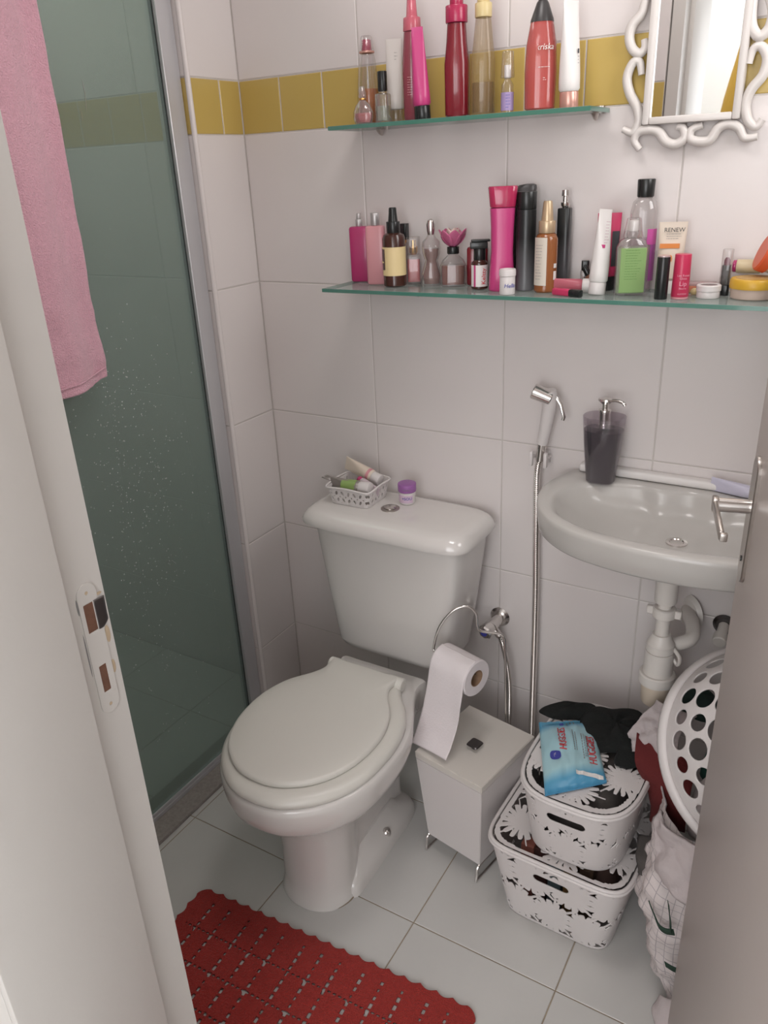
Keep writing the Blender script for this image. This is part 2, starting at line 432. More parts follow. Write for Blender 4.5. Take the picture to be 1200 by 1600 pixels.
J = [.328+.3374*k for k in range(-4, 5)]; YJ = [-.002+.1168*k for k in range(-9, 15)]
tiles(wb, (0, 0), 0, 0.0, XR, J, YJ)
tiles(wb, (0, 0), 0, -.90, -.078, [-.33, -.66], [-.09-.1168*k for k in range(8)])
# stub wall between shower and toilet
wp = slab('wall_pier', (-.076, -.1655, -.05), (-.0012, .0012, 2.4), M['grout'])
tiles(wp, (0, -.1668), PI/2, 0.0, .1668, [], [.0975])
tiles(wp, (-.078, -.1672), 0, 0.0, .0745, [], [])
tiles(wp, (-.078, 0), -PI/2, 0.0, .165, [], [.1])
# rounded corner bead of the stub wall
cb = new(); tube(cb, [(-.0035, -.1640, 0), (-.0035, -.1640, 2.395)], .0062, 16); o = finish(cb, 'corner_bead', M['tile'], wp)
wr_ = slab('wall_right', (XR+.0012, -1.14, -.05), (XR+.1, .0012, 2.4), M['grout'])
tiles(wr_, (XR, 0), -PI/2, 0.0, 1.12, [.335, .67, 1.005], [.1168*k for k in range(1, 10)])
wl = slab('wall_left', (-1.0, -1.14, -.05), (-.9012, .0012, 2.4), M['grout'])
tiles(wl, (-.90, -1.12), PI/2, 0.0, 1.12, [.115, .45, .785], [.068+.1168*k for k in range(0, 10)])
wf = slab('wall_front', (-1.0, -1.265, -.05), (.625, -1.1212, 2.4), M['grout'])
tiles(wf, (.625, -1.12), PI, 0.0, 1.525, [.19, .52, .86, 1.19], [.07+.1168*k for k in range(0, 13)])
slab('wall_front_right', (1.425, -1.265, -.05), (1.66, -1.12, 2.4), M['tile'])
slab('wall_above_door', (.625, -1.265, 2.13), (1.425, -1.12, 2.4), M['corr'])
slab('ceiling', (-1.0, -1.265, 2.4), (1.66, .1, 2.46), M['ceiling'])
# corridor side
slab('wall_corridor_left', (-.75, -3.45, -.05), (-.65, -1.27, 2.5), M['corr'])
slab('wall_corridor_right', (2.3, -3.45, -.05), (2.4, -1.27, 2.5), M['corr'])
slab('wall_corridor_far', (-.75, -3.5, -.05), (2.4, -3.4, 2.5), M['corr'])
slab('wall_corridor_near', (1.665, -1.35, -.05), (2.4, -1.267, 2.5), M['corr'])
slab('wall_corridor_near_left', (-.75, -1.35, -.05), (-.01, -1.268, 2.5), M['corr'])
slab('ceiling_corridor', (-.75, -3.5, 2.5), (2.4, -1.26, 2.56), M['ceiling'])
slab('floor_corridor', (-.75, -3.5, -.06), (2.4, -1.27, 0.0), M['ftile'])
w2 = slab('added_window_2', (XR-.012, -.58, 1.62), (XR-.0005, -.08, 2.24), M['alu'])  # unseen window, added around the light from the right
b_ = new(); box(b_, (XR-.016, -.56, 1.65), (XR-.0125, -.345, 2.21)); finish(b_, 'pane', M['daylight'], w2)
b_ = new(); box(b_, (XR-.016, -.315, 1.65), (XR-.0125, -.10, 2.21)); finish(b_, 'pane', M['daylight'], w2)
wn = slab('added_window_1', (.75, -3.398, .7), (2.15, -3.38, 2.1), M['plastic'])  # unseen corridor window, added around the frontal light
b_ = new(); box(b_, (.80, -3.379, .76), (1.42, -3.374, 2.04)); finish(b_, 'pane', M['daylight'], wn)
b_ = new(); box(b_, (1.48, -3.379, .76), (2.10, -3.374, 2.04)); finish(b_, 'pane', M['daylight'], wn)

# floor: tiles laid with recessed joints
fl = slab('floor', (-1.0, -1.265, -.06), (1.66, .1, -.0015), M['fgrout'])
FS = .3256; FX = [.702+FS*k for k in range(-6, 4)]; FY = [-.5487+FS*k for k in range(-3, 3)]
fxs = [-.9]+[x for x in FX if -.88 < x < XR-.01]+[XR]; fys = [-1.265]+[y for y in FY if -1.25 < y < -.01]+[0.0]
for a, b in zip(fxs, fxs[1:]):
    for c, d in zip(fys, fys[1:]):
        bm = new(); g = .0025; e = .001
        X0, X1, Y0, Y1 = a+g/2, b-g/2, c+g/2, d-g/2
        bridge(bm, [[(X0, Y0, -.006), (X1, Y0, -.006), (X1, Y1, -.006), (X0, Y1, -.006)], [(X0, Y0, -e), (X1, Y0, -e), (X1, Y1, -e), (X0, Y1, -e)], [(X0+e, Y0+e, 0), (X1-e, Y0+e, 0), (X1-e, Y1-e, 0), (X0+e, Y1-e, 0)]])
        finish(bm, 'tile', M['ftile'], fl, ang=10)

# ------------------------------------------------------------------ door frame (left jamb), strike plate, door leaf
jb = slab('door_frame', (.63, -1.268, 0), (.665, -1.1202, 2.1), M['paint'])
def jpart(name, a, b, m=None, bev=.002):
    return finish(box(new(), a, b, bev, 2), name, m or M['paint'], jb)
jpart('door_stop', (.664, -1.348, 0), (.6775, -1.1735, 2.1))
jpart('casing', (.575, -1.348, 0), (.6630, -1.2690, 2.13), bev=.004)
jpart('door_head', (.63, -1.268, 2.1), (1.425, -1.1202, 2.13))
jpart('right_jamb', (1.392, -1.268, 0), (1.424, -1.1202, 2.1))
# strike plate: painted metal with two openings showing bare wood, metal lip curled at the room edge
sp = thing('strike_plate', 'painted metal strike plate with two openings on the left door jamb', 'strike plate', (.665, -1.143, 1.06))
def spf(u, v):
    hw = .0125; hl = .083
    e = hw-math.hypot(u, max(0, abs(v)-(hl-hw))) if abs(v) > hl-hw else hw-abs(u)
    h1 = max(abs(u+.001)-.0065, abs(v-.042)-.0175); h2 = max(abs(u)-.005, abs(v+.037)-.0175); h3 = math.hypot(u, v-.072)-.0022; h4 = math.hypot(u, v+.072)-.0022
    return min(e, h1, h2, h3, h4)
b_ = perforated(new(), lambda u, v: (.0006, u, v), lin(-.014, .014, 36), lin(-.086, .086, 150), spf)
solid(finish(b_, 'plate', M['paint'], sp), .0012)
for nm, y0, y1, z0, z1 in (('latch_mortise', -.0078, .0058, .024, .060), ('bolt_mortise', -.0052, .0052, -.055, -.019)):
    finish(box(new(), (.00005, y0, z0), (.0004, y1, z1)), nm, M['wood'], sp)
lip = sheet('lip', [[(.0014, .006, .060), (.0017, .012, .060), (.001, .019, .059), (-.002, .0235, .057)], [(.0014, .006, .042), (.0012, .012, .042), (.0004, .019, .042), (-.002, .0235, .042)], [(.0014, .006, .024), (.0014, .012, .024), (.001, .018, .028), (-.002, .0235, .030)]], M['dark_steel'], sp, 4, 4, .001, 0)
for z in (.072, -.072):
    finish(cyl(new(), (.0004, 0, z), (.0011, 0, z), .002, n=10), 'screw', M['chip'], sp)
for (y, z, a, c) in ((.016, .012, .0035, .011), (.0145, -.030, .003, .009), (-.0135, .060, .0012, .01), (-.0145, .0, .0008, .028), (.0150, .064, .0045, .0018)):
    b_ = new(); loft(b_, [(0, a, c, 2), (.0003, a*.9, c*.9, 2)], 14)
    o = finish(b_, 'paint_chip', M['chip'] if abs(y) > .0149 or y > 0 else M['print_grey'], sp); o.rotation_euler = (0, PI/2, 0); o.rotation_euler = (PI/2, 0, PI/2); o.location = (.0001, y, z)

# door leaf, opened into the room, seen almost edge-on at the right
H = Vector((1.384, -1.112, 0)); E_ = Vector((1.2385, -.52, 0)); dv = (E_-H); L_ = dv.length; ang = math.atan2(dv.y, dv.x)
dr = bpy.data.objects.new('door_1', None); COL.objects.link(dr); dr.location = H; dr.rotation_euler = (0, 0, ang); dr['kind'] = 'structure'
finish(box(new(), (0, -.035, .012), (L_, 0, 2.09), .0018, 2), 'door_leaf', M['leafpaint'], dr)
# local: +x towards the free edge, +y = seen face
hx = L_-.045
hd = thing('door_handle', 'brushed steel lever door handle with tall narrow backplate on the open door', 'door handle', H+Vector((math.cos(ang)*hx, math.sin(ang)*hx, 0)), ang)
b_ = new(); pl = []
for i in range(24):
    t = 2*PI*i/24; pl.append((.019*math.cos(t), .070*(1 if math.sin(t) > 0 else -1)+.019*math.sin(t)))
bridge(b_, [[(x, .0, 1.09+z) for x, z in pl], [(x, .0035, 1.09+z) for x, z in pl], [(x*.93, .005, 1.09+z*.99) for x, z in pl]])
finish(b_, 'backplate', M['steel'], hd)
finish(cyl(new(), (0, .004, 1.11), (0, .046, 1.11), .0095, n=24, bev=.001), 'neck', M['chrome'], hd)
b_ = new(); box(b_, (-.006, .042, 1.10), (.010, .050, 1.12), .002, 2); box(b_, (-.100, .0435, 1.104), (-.002, .0495, 1.117), .002, 2); box(b_, (-.106, .040, 1.105), (-.098, .0490, 1.116), .0018, 2)
finish(b_, 'lever', M['steel'], hd)
finish(cyl(new(), (0, .005, 1.035), (0, .0065, 1.035), .004, n=12), 'keyhole', M['black'], hd)

# ------------------------------------------------------------------ shower screen
ss = thing('shower_screen', 'misted green glass shower screen with aluminium side channel and low sill', 'shower screen', (-.02, -.65, 0))
GX = -.012
b_ = box(new(), (GX-.004, -1.12+.65+.001, .028), (GX+.004, -.215+.65, 2.05), .001); o = finish(b_, 'glass_pane', M['shower'], ss); o.location = (.0, 0, 0)
b_ = new(); box(b_, (GX-.018, .4345, .012), (GX+.014, .4810, 2.06), .0015)
finish(b_, 'side_channel', M['alu'], ss)
finish(box(new(), (GX-.0052, .4325, .03), (GX+.0052, .4346, 2.05)), 'seal', M['black'], ss)
b_ = new(); box(b_, (GX-.012, -.469, .012), (GX+.013, .4345, .024), .001); box(b_, (GX+.006, -.469, .024), (GX+.011, .4345, .034), .001); finish(b_, 'bottom_track', M['alu'], ss)
b_ = new(); box(b_, (GX-.06, -.469, 0.0), (.058, .4835, .012), .003, 2); finish(b_, 'sill', M['sill'], ss)
finish(box(new(), (GX-.015, -.469, 2.05), (GX+.015, .4810, 2.085), .002), 'top_rail', M['alu'], ss)
b_ = new(); rs = random.Random(5)
for i in range(620):
    y = rs.choice((rs.gauss(-.52, .03), rs.gauss(-.42, .05), rs.gauss(-.46, .08), rs.uniform(-.7, -.25)))+.65
    z = rs.choice((rs.gauss(.98, .12), rs.gauss(.75, .2), rs.uniform(.2, 1.25)))
    if not (-.05 < y < .42 and .05 < z < 1.6): continue
    r = rs.uniform(.0008, .0017)
    loft(b_, [(-r*.9, r*.4, r*.4), (-r*.3, r, r), (r*.5, r*.8, r*.8), (r, r*.3, r*.3)], 5)
    b_.verts.ensure_lookup_table()
    for v in b_.verts[len(b_.verts)-20:]: v.co = Vector((GX+.0042+abs(v.co.x)*.5, y+v.co.y, z+v.co.z))
o = finish(b_, 'water_droplet', glassy('bright water droplets', (.9, .92, .9), .42, edge=.9), ss); o['kind'] = 'stuff'
# streaks of soap left on the glass
for (y, z, l, t_) in ((-.43, 1.66, .05, .05), (-.445, 1.64, .02, .02), (-.40, .66, .03, -1.1)):
    b_ = tube(new(), [(GX+.0045, y+.65, z), (GX+.0045, y+.65+math.sin(t_)*l*.5+.002, z+l*.5), (GX+.0045, y+.65+math.sin(t_)*l, z+math.cos(t_)*l)], .0009, 6)
    finish(b_, 'soap_mark', M['clearthick'], ss)

# ------------------------------------------------------------------ pink towel over the screen
bm_rows = []
for z, dy in ((2.10, 0), (1.95, .0), (1.75, .0), (1.5, .0), (1.3, -.002), (1.20, .004), (1.168, .002)):
    row = []
    for k, y in enumerate((-.93, -.84, -.75, -.68, -.625, -.575, -.540)):
        x = .026+.010*math.sin(k*1.7+z*1.2)+(.004 if k in (1, 4) else 0)
        row.append((x, y+dy, z+(-.018*(1-(k/6)**3) if z < 1.25 else 0)))
    bm_rows.append(row)
tw = thing('towel', 'pink terry towel hanging over the shower screen', 'towel', (.03, -.73, 2.1))
o = sheet('front_panel', bm_rows, M['towel'], tw, 7, 7, .007, .0035, 22, 4); o.location = (-.03, .73, -2.1)
o = sheet('hem', [[(r[0]+.0042, r[1], r[2]+.020) for r in bm_rows[-1]], [(r[0]+.0044, r[1], r[2]+.017) for r in bm_rows[-1]]], M['towel'], tw, 7, 2, .003, 0, 10, 4); o.location = (-.03, .73, -2.1)
o = sheet('fold_over_rail', [[(x_, y, z) for y in lin(-.93, -.54, 6)] for x_, z in ((.028, 2.09), (.022, 2.104), (-.012, 2.108), (-.046, 2.10), (-.05, 2.06), (-.05, 1.85))], M['towel'], tw, 4, 5, .007, .001, 20, 2); o.location = (-.03, .73, -2.1)

# ------------------------------------------------------------------ toilet
TX = .458
tl = thing('toilet', 'white close-coupled toilet with lid closed beside the shower screen', 'toilet', (TX, -.45, 0))
def outline(ctrl, n=9):
    """right half control points (x, y) from back centre to front centre -> closed smooth loop"""
    pts = [(x, y, 0) for x, y in ctrl]+[(-x, y, 0) for x, y in reversed(ctrl[1:-1])]
    return [Vector((p.x, p.y)) for p in catmull(pts, n, True)]
rim = [(0, .225), (.07, .225), (.116, .223), (.116, .190), (.126, .150), (.152, .095), (.180, .03), (.190, -.05), (.178, -.155), (.135, -.235), (.065, -.288), (0, -.300)]
foot = [(0, .20), (.035, .20), (.048, .195), (.050, .16), (.050, .12), (.052, .05), (.060, -.02), (.080, -.075), (.085, -.115), (.068, -.153), (.036, -.174), (0, -.180)]
RO, FO = outline(rim), outline(foot)
cR = Vector((0, -.05)); cF = Vector((0, -.05))
levels = [(0.0, 1, 1.05), (.006, 1, 1.06), (.012, 1, 1.02), (.05, 1, .99), (.14, 1, .98), (.20, .97, 1.0), (.245, .88, 1.0), (.275, .68, 1.0), (.295, .42, 1.0), (.315, .20, 1.0), (.335, .07, 1.0), (.36, .01, 1.0), (.385, 0, 1.0), (.396, 0, .995), (.402, 0, .975)]
rings = []
for z, bl, sc in levels:
    rings.append([((a.x*(1-bl)+b.x*bl)*sc, cR.y+((a.y*(1-bl)+b.y*bl)-cR.y)*sc, z) for a, b in zip(RO, FO)])
finish(bridge(new(), rings), 'bowl', M['ceramic'], tl, ang=60)
b_ = new(); fo = [(0, .215), (.05, .214), (.085, .195), (.095, .15), (.096, .09), (.098, .02), (.100, -.05), (.096, -.10), (.06, -.11), (0, -.11)]
FL = outline(fo)
bridge(b_, [[(p.x*s, .05+(p.y-.05)*s, z) for p in FL] for z, s in ((0, 1.02), (.022, 1.0), (.034, .95), (.042, .86), (.052, .70), (.070, .60))])
finish(b_, 'foot_flange', M['ceramic'], tl, ang=60)
b_ = new(); bridge(b_, [[(p.x*1.02, cR.y+(p.y-cR.y)*1.02, z) for p in [Vector((q.x*(1.06), q.y)) for q in FO]] for z in (0.0003, .003)])
finish(b_, 'sealant', M['fgrout'], tl)
for sx in (1, -1):
    b_ = new(); loft(b_, [(.034, .012, .012), (.046, .0125, .0125), (.053, .009, .009), (.056, .003, .003)], 14)
    o = finish(b_, 'bolt_cap', M['chrome'], tl); o.location = (sx*.080, .063, -.006)
SE = outline([(0, .150), (.06, .150), (.088, .145), (.112, .115), (.144, .075), (.170, .02), (.181, -.06), (.171, -.155), (.131, -.232), (.065, -.284), (0, -.296)])
def inset(O, s, c=-.06): return [(p.x*s, c+(p.y-c)*s) for p in O]
b_ = new(); bridge(b_, [[(x, y, z) for x, y in inset(SE, s)] for z, s in ((.4025, .97), (.4035, .99), (.408, 1.0), (.414, .998), (.420, .980), (.4245, .95), (.426, .90), (.426, .86))])
finish(b_, 'seat', M['seat'], tl, ang=60)
LI = [Vector((p.x-.010, p.y)) for p in outline([(0, .158), (.045, .157), (.088, .155), (.090, .130), (.091, .108), (.106, .078), (.142, .025), (.161, -.05), (.152, -.140), (.117, -.210), (.06, -.254), (0, -.266)])]
b_ = new(); bridge(b_, [[(x, y, z+(.0 if z < .43 else .004*(1-s))) for x, y in inset(LI, s)] for z, s in ((.4262, .975), (.4270, .99), (.4300, 1.0), (.4350, 1.0), (.4385, .99), (.4405, .965), (.4410, .8), (.4415, .5))])
finish(b_, 'lid', M['seat'], tl, ang=60)
for sx in (1, -1):
    b_ = cyl(new(), (sx*.060-.008, .150, .423), (sx*.103-.008, .150, .423), .0165, n=20, bev=.003)
    finish(b_, 'hinge', M['seat'], tl)
# tank
b_ = new(); secs = []
for z, rx, y0, y1 in ((.4035, .120, -.185, -.045), (.410, .150, -.198, -.035), (.425, .158, -.203, -.03), (.55, .176, -.208, -.025), (.70, .196, -.212, -.022), (.7475, .201, -.213, -.020)):
    secs.append((z, rx, (y1-y0)/2, 7, -.004, (y0+y1)/2+.45))
finish(loft(b_, secs, 64), 'tank', M['ceramic'], tl, ang=50)
b_ = new(); loft(b_, [(z, .225-d, .112-d, 6, -.010, .45-.122) for z, d in ((.748, .004), (.7485, 0.0), (.757, -.001), (.768, .004), (.777, .012), (.783, .022), (.7855, .036), (.7865, .07), (.787, .10))], 72)
finish(b_, 'tank_lid', M['ceramic'], tl, ang=60)
b_ = new(); loft(b_, [(.7865, .0225, .0225), (.7885, .0225, .0225), (.7895, .021, .021), (.7895, .0165, .0165), (.7885, .016, .016)], 32)
fb = finish(b_, 'flush_button', M['steel'], tl); fb.location = (-.021, .318, 0)
b_ = new(); loft(b_, [(.7885, .0150, .0150), (.7915, .0150, .0150), (.7925, .0135, .0135)], 32); o = finish(b_, 'button_disc', M['chrome'], fb)

# ------------------------------------------------------------------ small basket with tubes and purple jar on the tank
def oval_holes(u, v, du, dv, w_, h_):
    d = 9
    j0 = int(math.floor(v/dv)); i0 = int(math.floor(u/du))
    for j in (j0-1, j0, j0+1):
        for i in (i0-1, i0, i0+1, i0+2):
            cu_, cv_ = (i+.5)*du, (j+.5)*dv
            t = .5 if (i % 2) else -.45
            x, y = u-cu_, v-cv_; X_, Y_ = x*math.cos(t)+y*math.sin(t), -x*math.sin(t)+y*math.cos(t)
            d = min(d, (math.hypot(X_/w_, Y_/h_)-1)*w_)
            x, y = u-cu_-du*.5, v-cv_-dv*.5
            d = min(d, math.hypot(x, y)-w_*.62)
    return d
sb = thing('small_basket', 'small white perforated plastic basket of tubes on the toilet tank', 'basket', (.337, -.112, .7872), .02)
bw0, bd0, bw1, bd1, bh = .052, .048, .060, .056, .043
def rrect(t, hx_, hy_, p=9):
    c, s = math.cos(t), math.sin(t); k = (abs(c)**p+abs(s)**p)**(-1/p)
    return hx_*k*c, hy_*k*s
def sbP(u, v):
    q = v/bh; x, y = rrect(u, bw0+(bw1-bw0)*q, bd0+(bd1-bd0)*q)
    return (x, y, v)
def sbf(u, v):
    if v < .004 or v > bh-.004: return 1
    x, y = rrect(u, bw1, bd1)
    if abs(x)/bw1 > .93 and abs(y)/bd1 > .93: return 1
    s = x if abs(y)/bd1 > abs(x)/bw1 else y
    return min(oval_holes(s+.005, v-.004, .0172, .0185, .0032, .0058), abs(v-.004)+.0005)
solid(finish(perforated(new(), sbP, arc(260), lin(0, bh, 36), sbf, closed=True), 'side', M['plastic'], sb, ang=60), .0016)
finish(loft(new(), [(.0, bw0-.002, bd0-.002, 9), (.0018, bw0, bd0, 9)], 60), 'base', M['plastic'], sb)
b_ = new(); tube(b_, [(rrect(t, bw1+.003, bd1+.003)[0], rrect(t, bw1+.003, bd1+.003)[1], bh+.0035*abs(math.cos(t*2))) for t in arc(96)], .0026, 8, closed=True); finish(b_, 'rim', M['plastic'], sb, ang=60)

def cosmetic_tube(name, label, loc, rot, L=.12, r=.016, capl=.02, m=None, capm=None, crimp=1.15, cat='tube', group=None, extra=None, capr=None, bend=0.0):
    """tube standing on its cap at the origin, crimped end up (+z)"""
    t = thing(name, label, cat, loc, 0, group); t.rotation_euler = rot
    capr = capr or r*.9
    part('cap', rnd(0, capl, capr, capr, 2, .0015), capm, t, 24)
    secs = [(capl+.0002, r*.86, r*.86, 2), (capl+.004, r, r, 2)]
    for k in range(1, 9):
        q = k/8; secs.append((capl+.004+(L-capl-.004)*q*.96, r*(1+(crimp-1)*q), max(r*(1-q**1.3), .0009), 2+q*1.5, bend*q*q, 0))
    secs.append((L, r*crimp, .0009, 6, bend, 0))
    part('body', secs, m, t, 28)
    if extra: extra(t)
    return t
def gp(t):
    bm = new(); o = wrap_panel('green_print', M['limeprint'], t, .0146, .035, .075, -1.3, 1.3, .0006, ry=.0135)
tb = cosmetic_tube('cream_tube', 'green and grey cosmetic tube with white cap in the small tank basket', (.388, -.137, .8320), (0, -PI/2-.06, .03), .112, .0165, .030, M['greygreen'], M['plastic'])
wrap_panel('green_print', M['limeprint'], tb, .0172, .036, .076, -3.1, 3.1, .0006, ry=.0158)
tb = cosmetic_tube('cream_tube', 'white cosmetic tube with pink band lying at the back of the tank basket', (.384, -.084, .8330), (0, -PI/2+.24, -.12), .112, .0155, .024, M['creamtube'], M['plastic'])
wrap_panel('pink_band', M['lightpink'], tb, .0158, .030, .038, -3.1, 3.1, .0005)
tb = cosmetic_tube('cream_tube', 'translucent lilac tube with magenta cap between two tubes in the tank basket', (.336, -.108, .838), (0, PI/2+.28, -.22), .070, .0095, .010, mat('pale lilac tube', (.60, .50, .54), .35), M['magenta'])
sh = sheet('foil_sachet', [[(.255, -.150, .846), (.268, -.146, .852)], [(.272, -.142, .836), (.279, -.133, .845)], [(.300, -.130, .832), (.300, -.120, .836)]], M['greygreen'], None, 4, 4, .001, .002, 60)
tag(sh, 'torn grey foil sachet sticking out of the left side of the tank basket', 'sachet')

pj = thing('cream_jar', 'white cosmetic jar with purple lid on the toilet tank', 'jar', (.457, -.083, .7872))
part('body', [(0, .0165, None), (.001, .018, None), (.028, .0205, None), (.0305, .0205, None), (.031, .018, None)], M['plastic'], pj)
part('lid', rnd(.031, .0515, .0222, b=.002), M['purple'], pj)
wrap_panel('label', mat('pale pink label', (.66, .50, .62), .5), pj, .0198, .006, .025, -.9, 1.2, .0006)
text('+SOU', .010, M['bluetext'], pj, (0, 0, .017), .45, .0206)
text('Hidratante', .0045, M['print_grey'], pj, (0, 0, .040), .45, .0224)

# ------------------------------------------------------------------ glass shelves
def glass_shelf(label, x0, x1, d, zt, brackets, th=.008, bs_=1.0):
    s = thing('glass_shelf', label, 'shelf', ((x0+x1)/2, -d/2, zt-th))
    hx_ = (x1-x0)/2
    finish(box(new(), (-hx_, -d/2+.0, 0), (hx_, d/2-.003, th), .0008), 'pane', M['shelfglass'], s)
    b_ = new(); box(b_, (-hx_-.0004, -d/2-.0006, .0004), (hx_+.0004, -d/2+.0012, th-.0004)); box(b_, (-hx_-.0005, -d/2, .0004), (-hx_+.0015, d/2-.004, th-.0004)); box(b_, (hx_-.0015, -d/2, .0004), (hx_+.0005, d/2-.004, th-.0004))
    finish(b_, 'polished_edge', M['glassedge'], s)
    for bx in brackets:
        b_ = new(); loft(b_, [(-.022*bs_, .002, .004*bs_, 2, 0, .006), (-.018*bs_, .007*bs_, .012*bs_, 2, 0, .004), (-.006*bs_, .010*bs_, .020*bs_, 2.4, 0, 0), (-.0004, .011*bs_, .024*bs_, 2.6, 0, 0)], 20)
        o = finish(b_, 'bracket', M['steel'], s); o.location = (bx-(x0+x1)/2, d/2-.03, 0)
        b_ = new(); loft(b_, [(-.0004, .010, .006, 2.5, 0, 0), (.012, .010, .006, 2.5, 0, 0)], 16); o = finish(b_, 'wall_clamp', M['steel'], s); o.location = (bx-(x0+x1)/2, d/2-.0075, 0)
    return s
glass_shelf('upper green-edged glass wall shelf crowded with body sprays', .322, .866, .12, 1.6145, (.392, .848), bs_=.55)
glass_shelf('lower green-edged glass wall shelf crowded with perfumes and make-up', .300, 1.35, .152, 1.296, (.47, 1.26))

S1, S2 = 1.6147, 1.2962
U1, U2 = 'body sprays and tubes on the upper shelf', 'toiletries on the lower shelf'
FA = .5   # labels turned towards the doorway
def bottle(name, label, loc, rz=0, cat='bottle', group=None): return thing(name, label, cat, loc, rz, group)

# ---- upper shelf
t = bottle('perfume_bottle', 'tall clear bottle half full of orange perfume with pink cap, leftmost on upper shelf', (.377, -.045, S1), group=U1)
part('glass', [(0, .021, None, 2.3), (.003, .023, None, 2.3), (.055, .0225, None, 2.3), (.118, .0165, None, 2.2), (.128, .0145, None), (.130, .010, None)], M['clear'], t)
part('liquid', [(.004, .020, None, 2.3), (.066, .0195, None, 2.3)], M['orange_liq'], t)
part('collar', rnd(.130, .134, .0155, b=.001), M['rosegold'], t)
part('cap', [(.134, .0150, None), (.158, .0115, None), (.161, .0095, None)], M['clear'], t); part('spray_head', rnd(.1342, .154, .0105, b=.001, rx1=.0085), M['winecap'], t)
t = bottle('perfume_bottle', 'small round clear perfume bottle with pink liquid and glass stopper', (.392, -.094, S1), group=U1)
part('glass', [(0, .012, .010), (.002, .019, .012), (.012, .0225, .014), (.022, .022, .014), (.034, .016, .011), (.043, .006, .006), (.045, .005, .005)], M['clearthick'], t)
part('liquid', [(.003, .015, .009), (.012, .0195, .0115), (.020, .0195, .0115)], M['pink_liq'], t)
part('stopper', [(.045, .005, None), (.050, .008, None), (.066, .0055, None), (.068, .004, None)], M['clearthick'], t)
part('neck_ring', rnd(.0435, .047, .0068, b=.0008), M['gold'], t)
def t1(t): lines('small_print', M['print_grey'], t, 7, .006, .09, .125, -.006, x0=.004)
t = cosmetic_tube('cream_tube', 'pale grey translucent tube standing behind black-capped roll-on bottle', (.437, -.040, S1), (0, 0, .45), .150, .0175, .025, mat('pearl tube', (.68, .64, .60), .35), M['clear'], .9, group=U1, extra=t1)
t = bottle('roll_on_bottle', 'little clear roll-on bottle with tall black cap on upper shelf', (.436, -.088, S1), group=U1)
part('glass', rnd(0, .052, .0145, .0145, 3, .003), M['clearthick'], t); part('liquid', [(.004, .0115, None, 3), (.030, .0115, None, 3)], mat('pale green liquid', (.38, .45, .36), .1, alpha=.6), t); part('neck', [(.052, .008, None), (.056, .008, None)], M['clear'], t); part('cap', rnd(.056, .091, .0095, b=.001), M['black'], t)
t = bottle('body_spray', 'tall translucent rose body spray beside the magenta tube', (.496, -.070, S1), .45, group=U1)
part('body', [(0, .017, .014, 2.4), (.004, .020, .017, 2.4), (.09, .021, .018, 2.4), (.130, .018, .016, 2.2), (.152, .0165, .015), (.153, .011, .011)], M['pinkspray'], t)
part('collar', rnd(.153, .176, .0175, b=.0015, rx1=.0165), M['pinkcap'], t); part('spray_cap', [(.176, .0115, None), (.180, .0105, None), (.206, .0085, None), (.208, .007, None)], M['pinkcap'], t)
lines('small_print', M['lightpink'], t, 8, .014, .045, .075, -.0185, x0=-.004)
def t2(t): pass
cosmetic_tube('cream_tube', 'magenta tube standing on a black cap on upper shelf', (.528, -.094, S1), (.02, -.05, .5), .155, .0175, .024, M['hotpink'], M['black'], .62, group=U1)
t = bottle('body_spray', 'wine red bottle with wide pink collar on upper shelf', (.591, -.072, S1), .4, group=U1)
part('body', [(0, .019, .016, 2.4), (.004, .023, .019, 2.4), (.09, .0235, .020, 2.4), (.125, .0195, .017, 2.2), (.155, .0175, .016), (.156, .012, None)], M['wine'], t)
part('collar', rnd(.156, .184, .0205, b=.0015), M['winecap'], t); part('spray_cap', rnd(.184, .225, .0125, b=.002), M['winecap'], t)
t = bottle('body_spray', 'pale gold glass bottle with cream cap and brownish liquid on upper shelf', (.644, -.070, S1), .4, group=U1)
part('body', [(0, .020, .017, 2.4), (.004, .0225, .019, 2.4), (.09, .0225, .019, 2.4), (.130, .0175, .016, 2.2), (.158, .0145, None), (.159, .010, None)], M['olive'], t)
part('liquid', [(.005, .0195, .016, 2.4), (.055, .0195, .016, 2.4)], M['olive_liq'], t)
part('collar', rnd(.159, .182, .0155, b=.0015), M['creamcap'], t); part('spray_cap', rnd(.182, .225, .0115, b=.002), M['creamcap'], t)
t = bottle('travel_spray', 'tiny travel spray with clear cap and lilac label on upper shelf', (.698, -.082, S1), group=U1)
part('body', [(0, .0095, None), (.001, .011, None), (.046, .011, None), (.054, .006, None), (.057, .0055, None)], M['clear'], t); wrap_panel('label', M['lilac'], t, .0112, .004, .034, -1.8, 2.2, .0005)
lines('small_print', M['bluetext'], t, 5, .010, .009, .029, -.0119, x0=.003, face=.3)
part('spray_head', rnd(.057, .078, .0062, b=.001), M['white'], t); part('cap', rnd(.0575, .100, .0125, .0125, 2, .0015, .0105, .0105), M['clear'], t)
t = bottle('body_spray', 'coral body spray with black conical shoulder cap and white lettering', (.757, -.072, S1), .42, group=U1)
part('body', [(0, .022, .017, 2.3), (.004, .027, .021, 2.3), (.06, .0285, .022, 2.3), (.105, .0265, .021, 2.3), (.135, .021, .018, 2.2), (.143, .019, .017)], M['coral'], t)
part('liquid', [(.006, .024, .018, 2.3), (.065, .0255, .019, 2.3)], M['coral_liq'], t)
part('shoulder_cap', [(.139, .0205, .0185), (.143, .0200, .018), (.168, .0105, .0105), (.171, .0085, .0085)], M['charcoal'], t); part('neck_cap', rnd(.171, .215, .0075, b=.001), M['charcoal'], t)
